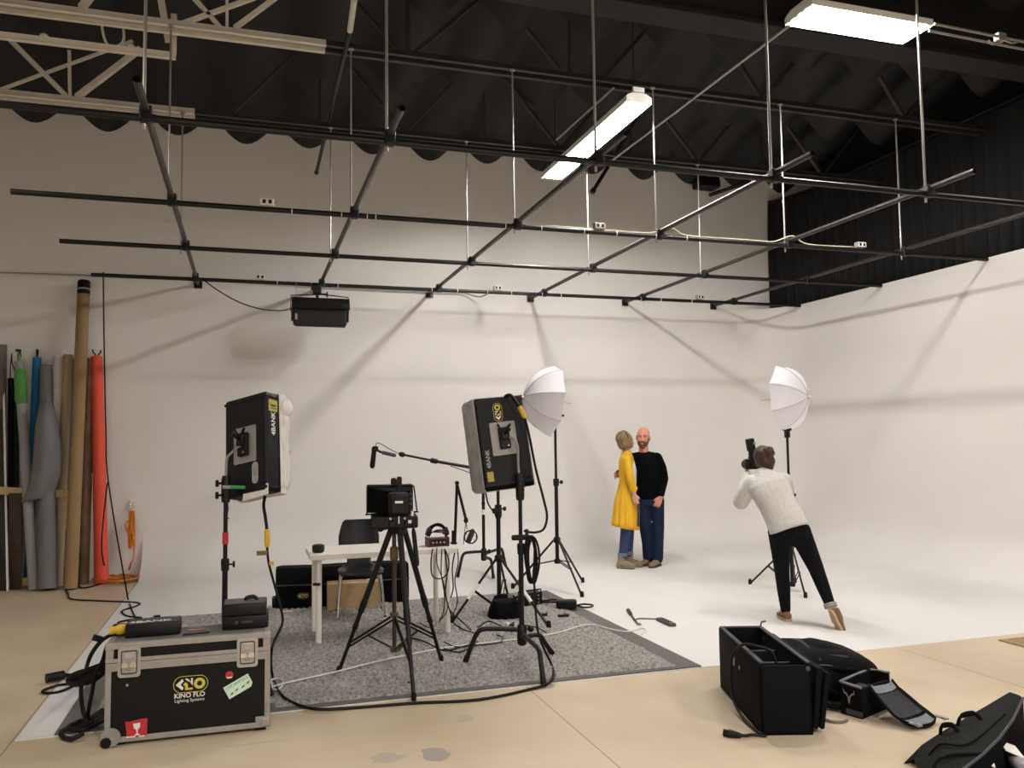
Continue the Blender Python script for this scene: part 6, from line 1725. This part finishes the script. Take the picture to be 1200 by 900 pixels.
B.limb([(.05, .145, 1.385), el2, wr2], [.045, .036, .026])
hand(B, wr1, (.22, .02, -.97), (.2, .97, .1), 1, .35, k=.92)
hand(B, wr2, (.1, .0, -1), (.2, -.97, 0), -1, .35, k=.92)
for (hx, hy, kx, ax_) in ((-.005, -.075, .02, -.045), (.02, .075, .06, .055)):
    B.limb([(hx, hy, .86), (kx, hy, .50), (ax_, hy, .12)], [.08, .05, .034])
bw_ = B.fuse('body', skin2, wo, .0065, 3)
face_parts(bw_, hW, Rw, .93, bpy.data.materials['dark iris'], bpy.data.materials['lips'], False, hairlight)
fw_ = lambda x, y, z: hW + Rw @ (Vector((x, y, z)) * .93)
B = Blob()
B.ell(fw_(0, .025, .045), (.092, .105, .100), Rw).ell(fw_(0, .055, -.03), (.088, .075, .085), Rw)
for s in (-1, 1): B.ell(fw_(s * .068, -.005, -.03), (.030, .060, .085), Rw)
B.ell(fw_(-.06, -.045, .02), (.03, .03, .06), Rw)
B.fuse('hair', hairlight, wo, .007, 3)
MB().tube([fw_(.098 * math.cos(a), -.012, .04 + .104 * math.sin(a)) for a in [PI * k / 14 for k in range(15)]], .007, 8).build('hair_band', M('dark hair band', (58, 40, 34), .6), wo, True)
# cardigan: fitted to the waist, pleated skirt part open at the front
rings = []
spec_ = [(.045, -.01, 1.505, .050, .060), (.045, -.005, 1.478, .062, .090), (.045, -.0, 1.44, .078, .145), (.042, .0, 1.38, .098, .178), (.034, .0, 1.25, .100, .162), (.028, .0, 1.12, .084, .138), (.020, .0, 1.03, .098, .150), (.012, .0, .86, .140, .185), (.012, .0, .70, .158, .205), (.010, .0, .56, .168, .215), (.012, .0, .515, .170, .218)]
for cx_, cy_, z, rx, ry in spec_:
    n = 64; rg_ = []
    amp = max(0, (1.05 - z)) * .030
    for k in range(n):
        a = 2 * PI * k / n
        f_ = 1 + amp / .17 * math.sin(a * 13 + z * 2)
        rg_.append((cx_ + rx * f_ * math.cos(a), cy_ + ry * f_ * math.sin(a), z - (.03 if z < .6 else 0) * math.cos(a) ))
    rings.append(rg_)
m = MB(); m.grid(rings, True); o = m.build('cardigan', yellowcloth, wo, True); o.modifiers.new('s', 'SOLIDIFY').thickness = .006
sl = Blob().limb([(.045, -.150, 1.385), (.062, -.185, 1.28), el1, wr1 + Vector((-.005, 0, .06))], [.068, .062, .056, .05])
sl.limb([(.05, .14, 1.385), el2, wr2 + Vector((0, 0, .08))], [.064, .055, .048])
sl = sl.fuse('sleeve', yellowcloth, o, .008, 4)
MB().lathe([(.054, -.012), (.056, 0), (.054, .012)], wr1 + Vector((-.004, 0, .065)), 18, (wr1 - el1).to_track_quat('Z', 'Y').to_euler()).build('cuff', yellowcloth, sl, True)
Blob().trunk([(.075, .0, .98, .085, .115), (.08, .0, 1.1, .083, .118), (.085, .0, 1.25, .085, .125), (.07, .0, 1.38, .07, .10), (.05, 0, 1.44, .045, .06)]).fuse('shirt', whiteshirt, wo, .009, 3)
st__ = MB().tube(smooth_path([(.165, -.13, .93), (.178, -.14, .80), (.182, -.145, .66), (.172, -.14, .54)], 6), [.016] * 18 + [.012], 8).build('scarf_end', M('grey patterned cloth', (62, 60, 66), .8, 0, .6, 60), wo, True)
B = Blob()
B.trunk([(.01, .0, .80, .105, .155), (.01, .0, .95, .098, .14)])
B.limb([(-.005, -.075, .84), (.015, -.075, .50), (-.012, -.075, .30), (-.035, -.075, .165)], [.092, .068, .060, .052])
B.limb([(.02, .075, .84), (.06, .075, .50), (.05, .075, .30), (.045, .075, .165)], [.092, .068, .060, .052])
jw = B.fuse('jeans', denim2, wo, .008, 4)
cf = MB()
for x, y in ((-.035, -.075), (.045, .075)): cf.lathe([(.056, 0), (.061, .003), (.061, .04), (.055, .045)], (x, y, .155), 18)
cf.build('rolled_cuff', M('pale denim cuff', (104, 112, 134), .85, 0, .2, 40), jw, True)
MB().box((.065, -.125, .545), (.05, .02, .04), Euler((0, .5, -.5)), bevel=.006).build('torn_patch', greypaint, jw)
def boot(x, y, yaw):
    rr = rotm(yaw); c_ = Vector((x, y, 0))
    B = Blob()
    f_ = lambda q: c_ + rr @ Vector(q)
    B.limb([f_((0, 0, .165)), f_((-.005, 0, .09))], [.052, .050])
    B.limb([f_((-.015, 0, .065)), f_((.06, 0, .055)), f_((.145, 0, .040))], [.052, .046, .034])
    B.box(f_((-.03, 0, .035)), (.07, .075, .07), rr, bevel=.01).box(f_((.06, 0, .016)), (.22, .07, .022), rr, bevel=.008)
    b_ = B.fuse('boot', taupe, wo, .007, 3)
    MB().box(f_((.055, 0, .006)), (.225, .072, .012), rr, bevel=.004).build('sole', bpy.data.materials['dark sole'], b_)
boot(-.045, -.075, math.radians(-18)); boot(.05, .085, math.radians(-8))

# photographer, back to us, leaning left and stepping
pP = G(930, 732)
ph_ = thing('person', 'photographer with auburn bun in pale grey sweater and black jeans, leaning behind her camera', 'person', (pP.x, pP.y, .004), (0, 0, face_yaw(pP)))
Rp = rotm(PI + math.radians(24), 0, 0) @ Euler((math.radians(10), 0, 0)).to_matrix() @ Matrix.Rotation(math.radians(14), 3, 'Y')
hP = Vector((-.215, .30, 1.435))
hip = Vector((-.01, .05, .80))
sh = Vector((-.185, .22, 1.245))
shl, shr = Vector((-.335, .22, 1.225)), Vector((-.025, .22, 1.245))
ell_, wrl = Vector((-.43, .26, 1.05)), Vector((-.375, .50, 1.30))
elr_, wrr = Vector((-.02, .42, 1.08)), Vector((-.19, .53, 1.33))
kL, aL = Vector((-.085, .13, .45)), Vector((-.065, .17, .10))
kR, aR = Vector((.20, .05, .50)), Vector((.315, -.07, .17))
hl, hr_ = hip + Vector((-.085, .0, .0)), hip + Vector((.085, .0, .01))
B = Blob()
head(B, hP, Rp, .93, False)
B.cap(sh + Vector((0, .0, .02)), hP + Vector((0, -.01, -.05)), .052, .048)
for f_, rx in ((0, .15), (.35, .125), (.7, .14), (.9, .12)):
    B.ell(hip.lerp(sh, f_), (rx, .09, .11))
B.limb([shl, ell_, wrl], [.046, .036, .026]); B.limb([shr, elr_, wrr], [.046, .036, .026])
cc_ = Vector((-.375, .52, 1.37))
hand(B, wrl, (-.15, .55, .75), (.9, .2, -.1), -1, .55, k=.9)
hand(B, wrr, (-.75, .25, .35), (-.2, .9, .1), 1, .5, k=.9)
B.limb([hl, kL, aL], [.085, .054, .036]); B.limb([hr_, kR, aR], [.085, .054, .036])
B.limb([aL, (-.10, .27, .045)], [.034, .028]); B.limb([aR, (.34, -.06, .06)], [.034, .030])
bp_ = B.fuse('body', skin2, ph_, .0065, 3)
face_parts(bp_, hP, Rp, .93, bpy.data.materials['dark iris'], bpy.data.materials['lips'], False, hairdark)
fp = lambda x, y, z: hP + Rp @ (Vector((x, y, z)) * .93)
B = Blob()
B.ell(fp(0, .025, .045), (.089, .102, .098), Rp).ell(fp(0, .058, -.02), (.080, .07, .075), Rp).ell(fp(0, .05, -.07), (.055, .05, .05), Rp)
for s in (-1, 1): B.ell(fp(s * .066, .01, -.005), (.024, .055, .06), Rp)
B.fuse('hair', hairdark, ph_, .007, 3)
bn_ = Blob()
cB_ = Vector((-.165, .22, 1.515))
rng = random.Random(4)
for k in range(16):
    a, e_ = rng.random() * 6.28, rng.random() * 3.1 - 1.5
    q = cB_ + Vector((.038 * math.cos(a) * math.cos(e_), .03 * math.sin(a) * math.cos(e_), .036 * math.sin(e_)))
    bn_.ell(q, (.022, .018, .030), rotm(a, e_))
bn_.ell(cB_, (.05, .045, .048)); bn_.fuse('hair_bun', hairdark, ph_, .006, 2)
B = Blob()
ax_ = (sh - hip).normalized(); sx_ = Vector((1, 0, 0)); sx_ = (sx_ - ax_ * sx_.dot(ax_)).normalized(); sy_ = ax_.cross(sx_)
def slab(c_, rx, ry, n=24, p=2.3):
    return [tuple(c_ + sx_ * (rx * math.copysign(abs(math.cos(a)) ** (2 / p), math.cos(a))) + sy_ * (ry * math.copysign(abs(math.sin(a)) ** (2 / p), math.sin(a)))) for a in [2 * PI * k / n for k in range(n)]]
hem = hip + ax_ * .015
B.loft([slab(hip.lerp(sh, t_) + sx_ * dx, rx, ry) for t_, dx, rx, ry in ((.0, .008, .176, .140), (.06, .008, .182, .145), (.22, .01, .172, .145), (.5, .0, .165, .14), (.75, -.005, .178, .138), (.92, -.008, .188, .125), (1.04, -.01, .165, .10), (1.12, -.01, .105, .085), (1.20, -.012, .072, .068), (1.25, -.014, .062, .06))])
B.limb([shl + Vector((.02, 0, 0)), shl.lerp(ell_, .5), ell_, ell_.lerp(wrl, .5), wrl - (wrl - ell_) * .08], [.082, .078, .074, .060, .046])
B.limb([shr - Vector((.02, 0, 0)), shr.lerp(elr_, .5), elr_, wrr - (wrr - elr_) * .08], [.082, .072, .066, .046])
B.fuse('sweater', greysweater, ph_, .008, 4)
B = Blob()
B.ell(hip + Vector((0, .0, -.01)), (.165, .125, .12)); B.ell(hip + Vector((-.075, -.045, -.04)), (.085, .08, .09)); B.ell(hip + Vector((.08, -.045, -.03)), (.085, .08, .09))
B.limb([hl, kL, kL.lerp(aL, .5), aL + Vector((0, 0, -.005))], [.102, .068, .060, .046])
B.limb([hr_, kR, kR.lerp(aR, .45), aR + (kR - aR) * .08], [.102, .070, .060, .046])
jp = B.fuse('jeans', denimblack, ph_, .008, 4)
q = aR + (kR - aR) * .04
MB().lathe([(.050, -.012), (.056, -.008), (.056, .022), (.050, .028)], q, 18, (kR - aR).to_track_quat('Z', 'Y').to_euler()).build('rolled_cuff', greypaint, jp, True)
shoe(ph_, (-.045, .10, .0), (-.115, .33, .0), shoeM, soleM, .044, .07)
shoe(ph_, (.300, -.145, .155), (.385, -.105, -.055), shoeM, soleM, .046, .07)
# her camera with flash, held in both hands
cmx = thing('photo_camera', 'black photo camera with upright flash, held up by the leaning photographer', 'camera', ph_.matrix_basis @ Vector((-.325, .50, 1.395)), (0, 0, face_yaw(pP) + math.radians(26)))
MB().box((0, 0, 0), (.145, .07, .10), bevel=.014).box((0, -.0, .06), (.07, .06, .035), bevel=.012).build('body', blackplastic, cmx, True)
MB().lathe([(.038, 0), (.040, .05), (.045, .09), (.046, .13), (.043, .135)], (-.0, .03, -.005), 20, Euler((-PI / 2, 0, 0))).build('lens', blackplastic, cmx, True)
MB().lathe([(.047, .06), (.047, .08)], (-.0, .03, -.005), 20, Euler((-PI / 2, 0, 0))).build('lens_ring', bagtrim, cmx, True)
MB().box((-.02, -.037, -.005), (.075, .004, .055), bevel=.001).build('screen', M('dark screen', (14, 14, 16), .15), cmx)
fs = MB().box((.0, .0, .105), (.065, .045, .06), bevel=.008).box((-.012, .005, .185), (.075, .06, .12), Euler((0, -.16, 0)), bevel=.010).build('flash', blackplastic, cmx)
MB().box((.015, -.028, .20), (.025, .004, .02), bevel=.001).build('flash_badge', greypaint, fs)
